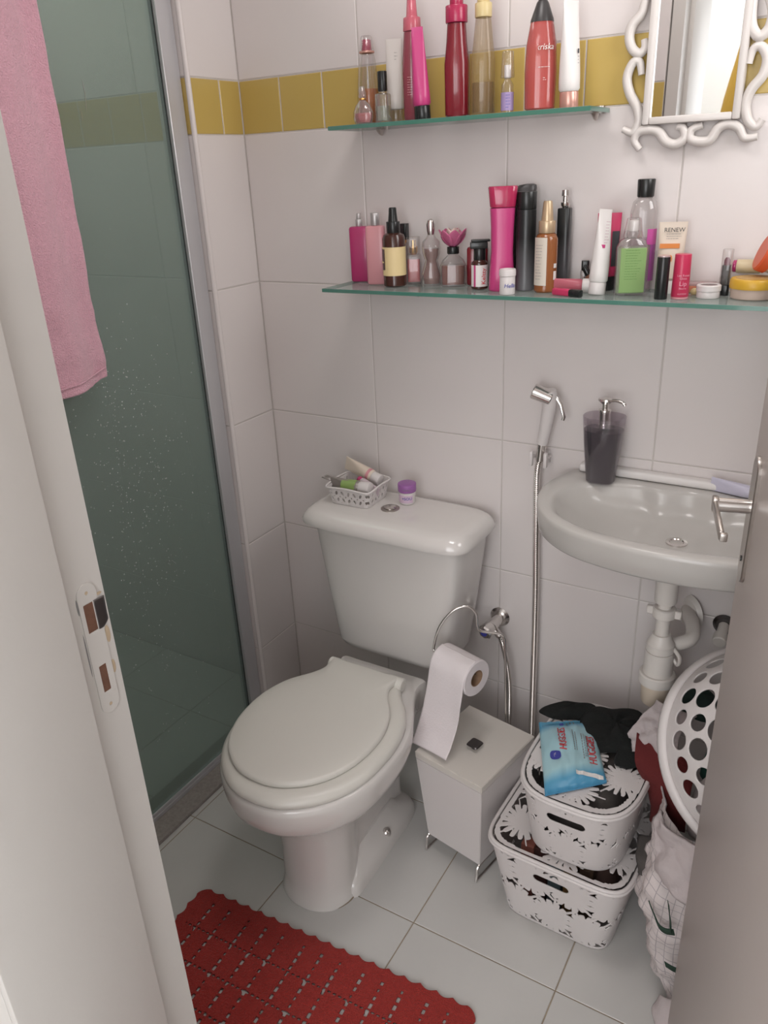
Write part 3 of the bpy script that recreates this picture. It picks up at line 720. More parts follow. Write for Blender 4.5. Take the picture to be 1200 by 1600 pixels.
text('kriska', .0135, M['white'], t, (.005, 0, .099), .0, .0235, shear=.2); lines('small_print', M['white'], t, 1, .02, .068, .068, -.0225, x0=.004, jit=0); lines('small_print', M['white'], t, 2, .006, .048, .051, -.0225, x0=.006)
t = cosmetic_tube('cream_tube', 'tall white tube with rose gold cap at the right end of upper shelf', (.812, -.072, S1), (0, -.03, 1.15), .165, .0185, .027, M['white'], M['rosegold'], 1.0, group=U1)
b_ = box(new(), (.004, -.0145, .085), (.007, -.0140, .092)); finish(b_, 'printed_mark', M['label_black'], t); lines('small_print', M['print_grey'], t, 8, .004, .045, .080, -.0145, x0=.006, jit=.2)

# ---- lower shelf
def flat_bottle(name, label, x, y, w_, h, m, rz=.35, d=.013, p=5, mtl=U2):
    t = bottle(name, label, (x, y, S2), rz, group=U2); part('body', rnd(0, h, w_/2, d, p, .005), m, t, 36); return t
t = flat_bottle('perfume_bottle', 'flat magenta bottle with small silver pump, leftmost on lower shelf', .329, -.034, .044, .119, M['magenta'], .35)
part('pump', rnd(.119, .134, .0075, b=.001), M['silver'], t); part('nozzle', rnd(.134, .146, .0052, b=.001, rx1=.0045), M['silver'], t)
t = flat_bottle('perfume_bottle', 'flat light pink bottle with silver cylinder cap on lower shelf', .391, -.066, .042, .123, M['lightpink'], .35)
part('cap', rnd(.123, .1485, .0098, b=.0008), M['silver'], t)
t = bottle('spray_bottle', 'brown spray bottle with black nozzle and cream label', (.446, -.084, S2), group=U2)
part('body', [(0, .020, None), (.003, .0245, None), (.098, .0245, None), (.106, .0215, None), (.110, .014, None), (.112, .0135, None)], M['brown'], t)
part('collar', rnd(.108, .132, .0145, b=.0012, rx1=.0145), M['black'], t); part('nozzle', [(.132, .0105, None), (.140, .0095, None), (.148, .0085, None), (.158, .0080, None), (.1595, .0065, None)], M['black'], t)
lb = wrap_panel('label', M['cream'], t, .0247, .024, .082, -1.5, 2.4, .0005)
wrap_panel('oval_print', M['brown'], t, .0251, .036, .078, -1.1, -.40, .0006)
text('Phyto', .006, M['cream'], t, (0, 0, .052), -.75, .026)
t = bottle('perfume_bottle', 'small clear perfume bottle with square black cap behind the brown spray bottle', (.441, -.030, S2), group=U2)
part('glass', rnd(0, .085, .014, .011, 5, .003), M['clearthick'], t); part('neck', [(.085, .006, None), (.091, .006, None)], M['gold'], t); part('cap', rnd(.091, .124, .0092, .0092, 6, .001), M['black'], t)
t = bottle('perfume_bottle', 'small square perfume bottle with pink liquid and gold spray neck', (.470, -.042, S2), .4, group=U2)
part('glass', rnd(0, .062, .0165, .011, 6, .002), M['clear'], t); part('liquid', [(.005, .0135, .0085, 5), (.052, .0135, .0085, 5)], M['pink_liq'], t)
part('spray_neck', [(.062, .006, None), (.066, .009, None), (.078, .009, None), (.079, .0065, None), (.091, .006, None)], M['gold'], t); part('cap', rnd(.0625, .098, .0145, .011, 5, .001), M['clear'], t)
t = bottle('perfume_bottle', 'clear glass perfume bottle shaped like a human torso with chrome top', (.524, -.062, S2), .45, group=U2)
part('torso', [(0, .017, .011, 2.2), (.004, .020, .013, 2.2), (.022, .0225, .014, 2.2), (.040, .0165, .011, 2.1), (.052, .0135, .010, 2.1), (.066, .0185, .0145, 2.1), (.078, .0195, .015, 2.2), (.090, .0185, .011, 2.2), (.098, .010, .007), (.106, .0062, .0062)], M['clearthick'], t)
part('liquid', [(.005, .016, .0095, 2.2), (.022, .0185, .011, 2.2), (.040, .0125, .0085, 2.1), (.052, .0100, .0075, 2.1), (.064, .0145, .011, 2.1), (.076, .0150, .011, 2.2)], M['rose_liq'], t)
part('chrome_cap', [(.104, .007, None), (.112, .0085, None), (.124, .0095, .008), (.132, .007, None), (.135, .002, None)], M['chrome'], t)
t = bottle('perfume_bottle', 'round amber perfume bottle topped by a pink lotus flower cap', (.573, -.058, S2), .4, group=U2)
part('glass', [(0, .022, .014, 3), (.003, .027, .018, 3), (.040, .0285, .0185, 3), (.054, .022, .016, 2.6), (.064, .011, .011), (.066, .010, None)], M['clear'], t, 36)
part('liquid', [(.005, .0235, .0145, 3), (.043, .0245, .015, 3)], M['rose_liq'], t, 36); part('collar', rnd(.066, .080, .0125, b=.001), M['black'], t)
for lay, (n_, r0, r1, hh, m_) in enumerate(((5, .004, .013, .036, mat('cream petal', (.72, .55, .50), .4)), (7, .006, .0300, .034, mat('pink petal', (.55, .13, .26), .4)))):
    for k in range(n_):
        a = 2*PI*k/n_+lay*.4; ca, sa = math.cos(a), math.sin(a); rows = []
        for q, wd in ((0, .005), (.3, .0125), (.62, .0145), (.88, .008), (1, .0008)):
            rad = r0+(r1-r0)*(q**.8); zz = .080+hh*q**1.15
            rows.append([(ca*(rad-abs(s)*.002)-sa*wd*s, sa*(rad-abs(s)*.002)+ca*wd*s, zz) for s in (-1, 0, 1)])
        sheet('petal', rows, m_, t, 2, 2, .0012, 0)
t = flat_bottle('perfume_bottle', 'low dark red flat bottle half hidden behind the small black pump bottle', .616, -.030, .044, .078, M['darkred'], .3, .011)
t = bottle('pump_bottle', 'small dark bottle with black pump head and white pink-striped label', (.642, -.078, S2), .45, group=U2)
part('body', [(0, .014, None), (.002, .0165, None), (.052, .0165, None), (.056, .012, None), (.058, .0115, None)], M['brown'], t)
part('collar', rnd(.057, .079, .0120, b=.001), M['black'], t)
b_ = box(new(), (-.019, -.012, .079), (.016, .012, .092), .002, 2); b_ = box(b_, (-.017, -.010, .092), (.021, .011, .0965), .002, 2); finish(b_, 'pump_head', M['black'], t)
wrap_panel('label', M['white'], t, .0167, .006, .048, -1.3, 1.5, .0004); wrap_panel('stripe', M['hotpink'], t, .0171, .006, .048, -.75, -.5, .0003)
text('Keltty', .013, M['red'], t, (0, 0, .026), .5, .0173, roll=PI/2)
t = bottle('shampoo_bottle', 'tall waisted magenta bottle with translucent pink flip cap', (.694, -.086, S2), .42, group=U2)
part('body', [(0, .023, .018, 3), (.003, .0255, .020, 3), (.03, .0245, .019, 3), (.075, .0215, .018, 3), (.12, .0225, .019, 3), (.155, .0245, .020, 3), (.156, .022, .018, 3)], M['hotpink'], t, 36)
part('flip_cap', [(.157, .0245, .020, 3.5), (.160, .0252, .0205, 3.5), (.192, .0285, .022, 4), (.1945, .0270, .021, 4)], mat('translucent raspberry cap', (.46, .02, .09), .12, alpha=.88, coat=.5), t, 36)
part('inner_neck', rnd(.1575, .185, .009, b=.001), M['winecap'], t)
t = bottle('sample_jar', 'tiny white jar with blue print at the front edge of lower shelf', (.7245, -.130, S2), group=U2)
part('body', rnd(0, .035, .0150, b=.0015), M['plastic'], t); part('lid', [(.035, .0162, None), (.045, .0162, None), (.0475, .0150, None), (.0475, .010, None), (.0455, .009, None)], M['plastic'], t)
text('Hello', .011, M['bluetext'], t, (0, 0, .017), .75, .0152, shear=.2)
t = bottle('hair_spray', 'tall black can fading to grey at the foot with straight black cap', (.738, -.072, S2), group=U2)
part('can', [(0, .0165, None), (.002, .0188, None), (.150, .0188, None), (.151, .0180, None)], M['ombre'], t); part('cap', rnd(.151, .183, .0188, b=.0012), M['black'], t)
t = bottle('hair_spray', 'black bottle with curved dark flip lid behind the black spray can', (.716, -.030, S2), .3, group=U2)
part('body', rnd(0, .168, .020, .0145, 4, .004), M['black'], t); part('lid', [(.168, .019, .014, 4), (.176, .022, .016, 3), (.186, .022, .016, 3, .002), (.193, .017, .012, 2.5, .006), (.195, .008, .006, 2, .010)], M['charcoal'], t)
t = bottle('serum_bottle', 'amber serum bottle with champagne gold pump cap and white label', (.784, -.083, S2), .35, group=U2)
part('body', [(0, .019, None), (.003, .0215, None), (.098, .0215, None), (.106, .018, None), (.109, .014, None)], M['amber'], t); part('collar', rnd(.109, .131, .0160, b=.0012), M['goldcap'], t); part('pump_cap', [(.131, .0115, None), (.136, .0110, None), (.162, .0088, None), (.166, .0075, None)], M['goldcap'], t)
wrap_panel('label', mat('off-white label', (.66, .60, .52), .5), t, .0217, .014, .102, -1.35, .05, .0005); lines('small_print', M['print_grey'], t, 12, .014, .026, .088, -.0224, x0=-.004, face=-.42)
wrap_panel('side_label', M['white'], t, .0217, .024, .040, .75, 1.1, .0005); wrap_panel('side_label', M['white'], t, .0217, .046, .054, .75, 1.1, .0005)
t = bottle('perfume_bottle', 'slim black bottle with chrome atomizer behind the amber serum', (.799, -.028, S2), group=U2)
part('body', rnd(0, .150, .0125, .0125, 4, .002), M['ombre'], t); part('atomizer', [(.150, .005, None), (.155, .0085, None), (.160, .0085, None), (.162, .005, None), (.170, .005, None), (.172, .0075, None), (.182, .007, None)], M['chrome'], t)
# lying tubes
t = cosmetic_tube('cream_tube', 'small pink and brown tube lying with its white cap toward the doorway', (.872, -.073, S2+.0130), (0, -PI/2, .22), .078, .0122, .016, mat('pink brown tube', (.48, .12, .16), .35), M['white'], 1.1, group=U2, capr=.0128)
t = bottle('lip_gloss', 'red lip gloss with black cap lying at the front edge of lower shelf', (.815, -.118, S2+.0068), group=U2); t.rotation_euler = (0, PI/2, -.34)
part('body', rnd(0, .038, .0065, .0065, 4, .001), M['pinkred'], t); part('cap', rnd(.0382, .062, .0068, .0068, 4, .001), M['black'], t)
t = bottle('nail_polish', 'clear nail polish bottle with square black cap behind the lying tubes', (.842, -.018, S2), .3, group=U2)
part('glass', rnd(0, .034, .009, .009, 4, .002), M['clearthick'], t); part('brush', [(.005, .001, None), (.034, .001, None)], M['black'], t); part('cap', rnd(.034, .052, .0075, .0075, 5, .0008), M['black'], t)
t = bottle('nail_polish', 'brown nail polish bottle with black cap leaning behind the white hand cream', (.850, -.046, S2+.0065), group=U2); t.rotation_euler = (0, -.85+PI, .3); t.location = (.876, -.014, S2+.036)
t.rotation_euler = (0, -.75, .0); t.location = (.880, -.050, S2+.0015); t.rotation_euler = (0, -.55, 0); t.location = (.872, -.044, S2+.0045)
part('glass', rnd(0, .028, .0075, .0075, 2.5, .002), mat('brown polish', (.22, .10, .06), .15, coat=.6), t); part('cap', rnd(.028, .046, .0062, b=.001), M['black'], t)
t = cosmetic_tube('cream_tube', 'white and grey hand cream tube standing slightly bent on white cap', (.889, -.092, S2), (0, .10, 1.15), .150, .0172, .022, M['white'], M['plastic'], 1.0, group=U2, bend=-.003)
wrap_panel('pink_band', M['hotpink'], t, .0168, .083, .089, -1.35, -.35, .0006, ry=.0115); lines('small_print', mat('pink print', (.5, .25, .35), .5), t, 8, .012, .092, .128, -.011, x0=-.004)
t = cosmetic_tube('cream_tube', 'pink-red tube with copper foot standing behind the white hand cream', (.888, -.032, S2), (0, 0, .35), .140, .0195, .026, M['pinkred'], M['black'], 1.12, group=U2)
b_ = bridge(new(), [[(.006, -.0185, .045), (.0185, -.0135, .045), (.0185, -.0125, .045), (.006, -.0175, .045)], [(.006, -.0108, .108), (.0195, -.0085, .108), (.0195, -.0075, .108), (.006, -.0098, .108)]]); finish(b_, 'dark_label', M['label_black'], t); wrap_panel('copper_band', M['rosegold'], t, .0198, .032, .060, -3.1, 0.2, .0006, ry=.0175)
t = bottle('micellar_bottle', 'tall clear bottle with black flip cap behind the green label spray', (.950, -.029, S2), .3, group=U2)
part('body', [(0, .020, .019, 2.6), (.003, .0245, .021, 2.6), (.140, .0245, .021, 2.6), (.158, .021, .019, 2.4), (.165, .014, None), (.166, .012, None)], M['clear'], t, 32)
part('liquid', [(.005, .0215, .018, 2.6), (.095, .0215, .018, 2.6)], mat('faint pink water', (.62, .42, .52), .1, alpha=.5), t); wrap_panel('pink_label', mat('pink translucent label', (.62, .10, .38), .4, alpha=.8), t, .0247, .085, .112, .2, 1.3, .0006, ry=.0212, p=2.6); wrap_panel('purple_label', mat('purple translucent label', (.42, .10, .36), .4, alpha=.7), t, .0247, .02, .085, .5, 1.3, .0006, ry=.0212, p=2.6)
part('cap', rnd(.166, .197, .0150, b=.002, rx1=.0158), M['black'], t)
t = bottle('mist_bottle', 'clear mist bottle with green printed label and transparent spray cap', (.946, -.080, S2), .42, group=U2)
part('body', [(0, .024, .019, 3), (.003, .0275, .0205, 3), (.085, .0275, .0205, 3), (.096, .022, .018, 2.6), (.100, .016, None)], M['clear'], t, 36)
part('liquid', [(.004, .0245, .0175, 3), (.084, .0245, .0175, 3)], mat('pale green water', (.45, .58, .36), .1, alpha=.75), t, 36)
b_ = new(); box(b_, (-.0225, -.0222, .006), (.0225, -.0207, .084), .0006); finish(b_, 'label', M['green'], t)
lines('small_print', mat('green print', (.10, .24, .06), .5), t, 12, .030, .030, .080, -.0222, x0=.001)
part('collar', rnd(.100, .112, .0155, b=.001), M['clearthick'], t); part('nozzle', rnd(.112, .130, .0085, b=.001), M['white'], t); part('cap', rnd(.1005, .134, .0175, b=.0015, rx1=.0125), M['clear'], t)
t = cosmetic_tube('sunscreen_tube', 'cream sunscreen tube with orange band standing against the tiled wall', (1.006, -.036, S2), (.04, 0, .18), .124, .0215, .024, M['creamtube'], M['white'], 1.15, group=U2)
b_ = box(new(), (-.020, -.0125, .080), (.014, -.0105, .088)); finish(b_, 'orange_band', M['orange_band'], t)
text('RENEW', .0105, M['label_black'], t, (.003, -.0085, .111), 0, None); text('30', .020, M['orange_band'], t, (-.006, -.0185, .062), 0, None); lines('small_print', M['print_grey'], t, 3, .026, .096, .104, -.0090, x0=.003)
t = bottle('lipstick', 'black lipstick case with pale top at the front edge of lower shelf', (1.012, -.117, S2), group=U2)
part('case', rnd(0, .072, .0112, b=.0008), M['black'], t); part('top_disc', [(.0721, .0100, None), (.0745, .0100, None)], mat('pale pink disc', (.62, .48, .48), .3, metal=.3), t)
t = bottle('lip_balm', 'thick pink-red lip balm stick with white lettering', (1.042, -.105, S2), group=U2)
part('foot', rnd(0, .004, .0146, b=.0008), M['lightpink'], t); part('case', rnd(.004, .076, .0150, b=.001, rx1=.0138), mat('pink to red case', (.56, .035, .10), .3), t)
for k, (s_, z_, sz) in enumerate((('Les Roses', .041, .0055), ('Gloss', .036, .0055), ('Lip', .027, .011), ('Beurre', .019, .0045), ('nutrition', .010, .0045))):
    text(s_, sz, mat('pink lettering', (.80, .35, .45), .4), t, (0, 0, z_), .45, .0152)
t = bottle('balm_tub', 'small white tub with dark centred lid on lower shelf', (1.086, -.083, S2), group=U2)
part('body', rnd(0, .0125, .0195, b=.0012), M['plastic'], t); part('lid', [(.0125, .0208, None), (.021, .0208, None), (.0225, .0195, None), (.0225, .0150, None), (.0215, .0145, None)], M['plastic'], t); part('lid_disc', [(.0216, .0140, None), (.0221, .0140, None)], mat('taupe disc', (.14, .09, .09), .4), t)
t = bottle('lipstick', 'dark lipstick in clear square cap beside the yellow tub', (1.1065, -.050, S2), group=U2)
part('base', rnd(0, .018, .0085, .0085, 5, .0006), M['black'], t); part('holder', rnd(.018, .052, .0072, .0072, 4, .0006), M['charcoal'], t); part('bullet', [(.052, .0052, None), (.060, .0052, None), (.065, .003, None)], mat('plum wax', (.16, .03, .06), .4), t); part('cap', rnd(.0185, .079, .0088, .0088, 5, .0008), M['clear'], t)
t = thing('palette', 'flat translucent pink and orange make-up palette against the wall', 'make-up palette', (1.060, -.024, S2), 0, U2)
finish(box(new(), (-.026, -.016, 0), (.028, .018, .012), .0015, 2), 'case', mat('peach case', (.62, .22, .13), .3, alpha=.9), t); finish(box(new(), (-.025, -.015, .0123), (.027, .017, .018), .0015, 2), 'lid', mat('clear pink lid', (.66, .45, .46), .1, alpha=.45, coat=.5), t)
t = thing('body_butter_tub', 'round body butter tub with yellow lid at right of lower shelf', 'tub', (1.158, -.070, S2), 0, U2)
part('body', [(0, .034, None), (.002, .037, None), (.018, .0385, None)], M['palebody'], t, 40); part('lid', [(.018, .0400, None), (.020, .0405, None), (.031, .0400, None), (.034, .0380, None), (.0345, .034, None)], M['yellowlid'], t, 40); part('lid_print', [(.0346, .031, None), (.0350, .031, None)], mat('lid print', (.52, .33, .12), .5, var=.35, vscale=220), t, 40)
t = bottle('lotion_bottle', 'small cream and magenta bottle lying behind the yellow tub', (1.155, -.0145, S2+.0355), group=U2); t.rotation_euler = (0, -PI/2, 0); t.location = (1.160, -.015, S2+.0345+.0120)
part('body', rnd(0, .040, .0118, b=.0015), mat('cream plastic', (.68, .58, .38), .4), t); part('cap', rnd(.040, .046, .0105, b=.001), M['magenta'], t)
t.location = (1.159, -.0205, S2+.0468)
t = thing('cream_pot', 'orange round lid pot leaning on the yellow tub', 'pot', (1.196, -.055, S2+.036+.004), 0, U2); t.rotation_euler = (.15, -1.18, .15); t.location = (1.178, -.052, S2+.070)
part('lid', [(0, .030, None), (.002, .0325, None), (.016, .0325, None), (.019, .030, None)], M['orange'], t, 40); part('pot', [(-.013, .026, None), (-.011, .0285, None), (-.0002, .0295, None)], mat('white pot', (.7, .62, .58), .4), t, 40)
t = thing('small_bead', 'tiny cream ball between the lip balm stick and the white tub', 'bead', (1.0585, -.062, S2), 0, U2)
part('ball', [(.0002, .002, None), (.002, .0055, None), (.006, .0072, None), (.010, .0055, None), (.0125, .002, None)], M['creamcap'], t, 14)
t = thing('organiser_cup', 'white plastic cup of brushes at the right edge of lower shelf', 'cup', (1.235, -.112, S2), 0, U2)
b_ = new(); loft(b_, [(0, .029, .026, 6), (.052, .031, .028, 6), (.0525, .034, .031, 6), (.057, .034, .031, 6), (.0572, .029, .026, 6), (.006, .027, .024, 6)], 40); finish(b_, 'cup', M['plastic'], t)
for k, (dx, dy, lx) in enumerate(((-.018, .0, -.12), (-.008, .008, .05), (-.010, -.009, -.05))):
    tt = thing('makeup_brush', ('dark make-up brush leaning left in the white cup', 'dark make-up brush at the back of the white cup', 'dark make-up brush at the front of the white cup')[k], 'brush', (1.235+dx, -.112+dy, S2+.008)); tt.rotation_euler = (0, lx, 0)
    part('handle', [(0, .003, None), (.045, .0035, None), (.05, .004, None)], M['charcoal'], tt, 12); part('bristles', [(.050, .0045, None), (.064, .0085, None), (.078, .0065, None), (.082, .002, None)], M['black'], tt, 14)

# ------------------------------------------------------------------ mirror
mr = thing('mirror', 'white carved scroll-framed wall mirror above the basin', 'mirror', (1.012, 0, 1.80))
MX, MZ = 1.012, 1.80; zc = 1.795
b_ = box(new(), (-.070, -.0165, -.208), (.070, -.0150, .198)); o = finish(b_, 'mirror_glass', M['mirror'], mr); o.rotation_euler = (0, 0, -.036); o.location = (-.0006, -.0025, 0)
b_ = new(); W1, Z0_, Z1_ = .0685, -.2065, .1965
for (a, c) in (((-W1-.0125, -.026, Z0_-.012), (-W1, -.002, Z1_+.012)), ((W1, -.026, Z0_-.012), (W1+.0125, -.002, Z1_+.012)), ((-W1-.0005, -.026, Z0_-.012), (W1+.0005, -.002, Z0_)), ((-W1-.0005, -.026, Z1_), (W1+.0005, -.002, Z1_+.012))): box(b_, a, c, .003, 2)
box(b_, (-W1-.006, -.0148, Z0_-.006), (W1+.006, -.0005, Z1_+.006))
finish(b_, 'inner_frame', M['frame'], mr)
SC = dict(
 b1=[(.929, 1.542), (.918, 1.557), (.924, 1.571), (.942, 1.574), (.96, 1.569), (.974, 1.553), (.991, 1.548), (1.005, 1.557), (1.001, 1.573), (.991, 1.576)],
 b2=[(1.034, 1.576), (1.016, 1.57), (1.015, 1.556), (1.03, 1.55), (1.048, 1.552), (1.06, 1.57), (1.076, 1.575), (1.093, 1.568), (1.104, 1.552), (1.124, 1.553)],
 l1=[(.922, 1.662), (.917, 1.682), (.905, 1.681), (.897, 1.659), (.904, 1.634), (.918, 1.612), (.923, 1.589), (.914, 1.571), (.896, 1.577)],
 l2=[(.926, 1.795), (.919, 1.773), (.914, 1.755), (.9, 1.74), (.896, 1.721), (.903, 1.703), (.916, 1.695), (.924, 1.703), (.922, 1.716)],
 r1=[(1.096, 1.663), (1.1, 1.683), (1.112, 1.686), (1.123, 1.669), (1.12, 1.645), (1.105, 1.625), (1.099, 1.604), (1.105, 1.58), (1.119, 1.568), (1.128, 1.579)],
 r2=[(1.094, 1.795), (1.091, 1.765), (1.091, 1.732), (1.096, 1.712), (1.108, 1.701), (1.120, 1.712), (1.122, 1.735), (1.112, 1.76), (1.100, 1.79)])
for k, pts in SC.items():
    for fl_ in (0, 1):
        P3 = [(x-MX, -.014, (2*zc-z if fl_ else z)-MZ) for x, z in pts]
        b_ = tube(new(), catmull(P3, 6), .0080, 12, rf=lambda t: .62+.45*math.sin(PI*min(max(t, .03), .97))**.6)
        finish(b_, 'scroll', M['frame'], mr, ang=80)
st = []
b_ = new()
for k in range(26):
    z = 1.612+.0058*k*(1 if True else 1); x = 1.0735+.0012*math.sin(k*1.1)
    loft(b_, [(z-MZ-.0012, .0004, .0004, 2, x-MX, -.0170), (z-MZ, .0011+.0005*(k % 3 == 0), .0006, 2, x-MX, -.0170), (z-MZ+.0012, .0004, .0004, 2, x-MX, -.0170)], 6)
for (x, z, r, n_) in ((1.066, 1.742, .009, 8), (1.070, 1.640, .006, 5)):
    for q in range(n_):
        a = 2*PI*q/n_+.3; tube(b_, [(x-MX, -.0171, z-MZ), (x-MX+r*math.cos(a), -.0171, z-MZ+r*math.sin(a))], .0006, 5)
finish(b_, 'flower_sticker', M['label_black'], mr)
# folded cloths hanging in the corridor, seen in the mirror
hk = thing('hanging_cloth', 'yellow and dark green patterned cloth hanging in the corridor', 'cloth', (.47, -2.9, 1.50))
sheet('yellow_panel', [[(-.02, 0, .62), (.10, 0, .70)], [(-.10, .02, .25), (.12, .02, .3)], [(-.16, 0, -.2), (.14, 0, -.2)]], mat('ochre cloth', (.6, .36, .06), .9, bump=.2), hk, 6, 6, .004, .012, 6, 1)
sheet('green_panel', [[(.02, .04, .36), (.08, .04, .38)], [(-.02, .05, .08), (.09, .05, .12)], [(-.05, .04, -.2), (.08, .04, -.2)]], mat('dark green cloth panel', (.05, .08, .07), .9), hk, 6, 6, .004, .012, 6, 3)

# ------------------------------------------------------------------ basin
BX = 1.095
bs = thing('wash_basin', 'white wall-hung wash basin', 'basin', (BX, -.18, .76))
bo = [(0, .178), (.12, .178), (.205, .177), (.245, .172), (.262, .145), (.281, .07), (.272, -.01), (.235, -.085), (.165, -.137), (.08, -.160), (0, -.166)]
BO = outline(bo, 8)
bi = [(0, .135), (.06, .122), (.10, .128), (.15, .118), (.20, .10), (.232, .055), (.238, .0), (.212, -.065), (.150, -.108), (.075, -.127), (0, -.132)]
BI = outline(bi, 8)
def sc(O, s, c=(0, -.0)): return [(c[0]+(p.x-c[0])*s, c[1]+(p.y-c[1])*s) for p in O]
def clampy(L): return [(x, min(y, .178)) for x, y in L]
rings = []
for z, s in ((.822, .10), (.823, .16), (.827, .34), (.832, .52), (.838, .68), (.844, .82), (.849, .92), (.8525, .965), (.858, .985), (.880, .998), (.898, 1.005), (.906, 1.0), (.9095, .985)):
    rings.append([(x, y, z-.76) for x, y in clampy(sc(BO, s, (0, .02 if s > .9 else -.01)))])
for z, s, dz in ((.9095, 1.06, 0), (.907, 1.02, 0), (.899, .985, 0), (.885, .945, 0), (.868, .86, 0), (.856, .70, 0), (.850, .48, 0), (.848, .25, 0), (.847, .09, 0)):
    cc = (0, .02)
    a = sc(BI, s, cc); rings.append([(x, y, z-.76) for x, y in a])
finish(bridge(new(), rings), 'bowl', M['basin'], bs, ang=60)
o = part('drain', [(.0865, .020, None), (.090, .020, None), (.0905, .014, None), (.0885, .012, None)], M['chrome'], bs); o.location = (0, .018, 0)
b_ = box(new(), (-.24, .1525, .150), (.26, .1790, .167), .006, 3); finish(b_, 'wall_bead', M['white'], bs)
# tap standing at the back, behind the door handle
tp = thing('basin_tap', 'chrome tap at the back of the basin behind the door edge', 'tap', (1.315, -.055, .9100))
part('body', [(0, .022, None), (.004, .022, None), (.008, .014, None), (.06, .012, None), (.064, .015, None), (.085, .015, None), (.088, .010, None)], M['chrome'], tp)
finish(tube(new(), catmull([(0, -.008, .05), (-.01, -.05, .068), (-.02, -.09, .066), (-.023, -.105, .05)], 5), .009, 12), 'spout', M['chrome'], tp)
# toothpaste
t = cosmetic_tube('toothpaste_tube', 'pale lilac toothpaste tube lying on the back right of the basin', (1.215, -.040, .9235), (0, -PI/2+.02, -.18), .092, .0125, .014, mat('lilac white tube', (.60, .58, .70), .35), M['white'], 1.15)
# soap dispenser
sd = thing('soap_dispenser', 'clear soap dispenser with dark grey soap and chrome pump on the basin', 'soap dispenser', (.912, -.058, .9085))
rg = [(0, .027, .022, 3), (.004, .030, .024, 3), (.08, .0375, .030, 3), (.140, .043, .034, 3)]
part('shell', [(0, .027, .022, 2.6), (.003, .0295, .0245, 2.6), (.08, .0375, .0310, 2.6), (.142, .0425, .035, 2.6), (.1425, .0405, .033, 2.6), (.125, .0395, .032, 2.6)], glassy('smoky clear plastic', (.86, .83, .86), .02, edge=.3), sd, 40)
part('soap', [(.003, .0285, .0235, 2.6), (.08, .0366, .0301, 2.6), (.114, .0390, .0318, 2.6)], M['soap'], sd, 40)
part('pump_neck', [(.119, .013, None), (.126, .0125, None), (.127, .0115, None), (.152, .0115, None), (.153, .013, None), (.156, .0125, None), (.157, .0065, None), (.168, .0065, None)], M['chrome'], sd)
b_ = new(); loft(b_, [(.168, .008, None), (.174, .0155, .012), (.178, .0145, .011), (.1795, .010, .008)], 20); tube(b_, catmull([(.008, 0, .175), (.022, -.002, .177), (.036, -.004, .174), (.040, -.0045, .169)], 4), .0038, 10, flat=.8); o = finish(b_, 'pump_head', M['chrome'], sd)

# trap and pipes under the basin
tr = thing('sink_trap', 'white plastic bottle trap and pipe under the basin', 'drain pipe', (BX-.008, -.160, .47))
TZ = .47
def lz(*s): return [(z-TZ, r, None) for z, r in s]
part('tail_pipe', lz((.640, .0135), (.762, .0135)), M['pvc'], tr); part('outlet_collar', lz((.715, .021), (.717, .022), (.765, .022), (.785, .030), (.8205, .034)), M['pvc'], tr)
b_ = new(); loft(b_, lz((.680, .020), (.682, .0225), (.700, .0225), (.702, .020)), 20)
for k in (0, 1): box(b_, (-.034 if k else .020, -.006, .212), (-.020 if k else .034, .006, .230), .002)
finish(b_, 'wing_nut', M['pvc'], tr)
part('upper_nut', lz((.600, .026), (.602, .028), (.618, .028), (.622, .024), (.640, .018)), M['pvc'], tr); part('body', lz((.545, .0295), (.60, .0285)), M['pvc'], tr)
part('lower_nut', lz((.522, .033), (.524, .0365), (.544, .0365), (.547, .034)), M['pvc'], tr); part('cup', lz((.470, .018), (.473, .026), (.478, .0285), (.522, .0305)), M['pvc_old'], tr)
finish(tube(new(), catmull([(.02, .02, .135), (.05, .045, .145), (.045, .09, .150), (.03, .130, .148), (.022, .158, .146)], 6), .0145, 16), 'waste_arm', M['pvc'], tr)
finish(tube(new(), catmull([(.02, .01, .12), (.037, .0, .105), (.040, -.004, .125), (.025, .0, .142)], 5), .004, 8), 'clip', M['pvc'], tr)
b_ = new(); cyl(b_, (.028, .1585, .143), (.022, .1515, .143), .042, .036, 32, .002); finish(b_, 'wall_flange', M['pvc'], tr)
v = thing('angle_valve', 'small white and dark angle valve on the wall right of the trap', 'valve', (1.186, -.0, .60))
finish(cyl(new(), (0, -.001, 0), (0, -.008, 0), .024, .018, 24, .001), 'flange', M['dark_steel'], v); finish(cyl(new(), (0, -.008, 0), (0, -.040, -.006), .011, n=18), 'body', M['pvc'], v); finish(cyl(new(), (0, -.036, -.006), (0, -.060, -.012), .0145, n=14, bev=.002), 'knob', M['pvc'], v)

# ------------------------------------------------------------------ hand shower, hoses, valve
hs = thing('hand_shower', 'white hygienic hand shower with chrome head hanging on the wall by its hose', 'hand shower', (.778, -.03, .94))
def A(p): return (p[0]-.778, p[1]+.03, p[2]-.94)
finish(tube(new(), [A((.773, -.034, .965)), A((.780, -.037, 1.00)), A((.788, -.042, 1.045)), A((.790, -.045, 1.075)), A((.788, -.047, 1.088))], .0140, 18, rf=lambda t: .82+.45*t if t < .9 else 1.1), 'grip', M['plastic'], hs)
finish(cyl(new(), A((.796, -.050, 1.072)), A((.757, -.058, 1.088)), .0145, .017, 22, .002), 'spray_head', M['chrome'], hs)
finish(tube(new(), [A((.802, -.044, 1.078)), A((.816, -.046, 1.060)), A((.824, -.048, 1.035)), A((.822, -.048, 1.028))], .0042, 10, flat=.7), 'trigger', M['chrome'], hs)
finish(tube(new(), [A((.7685, -.031, .925)), A((.773, -.034, .968))], .0098, 16), 'collar', M['chrome'], hs)
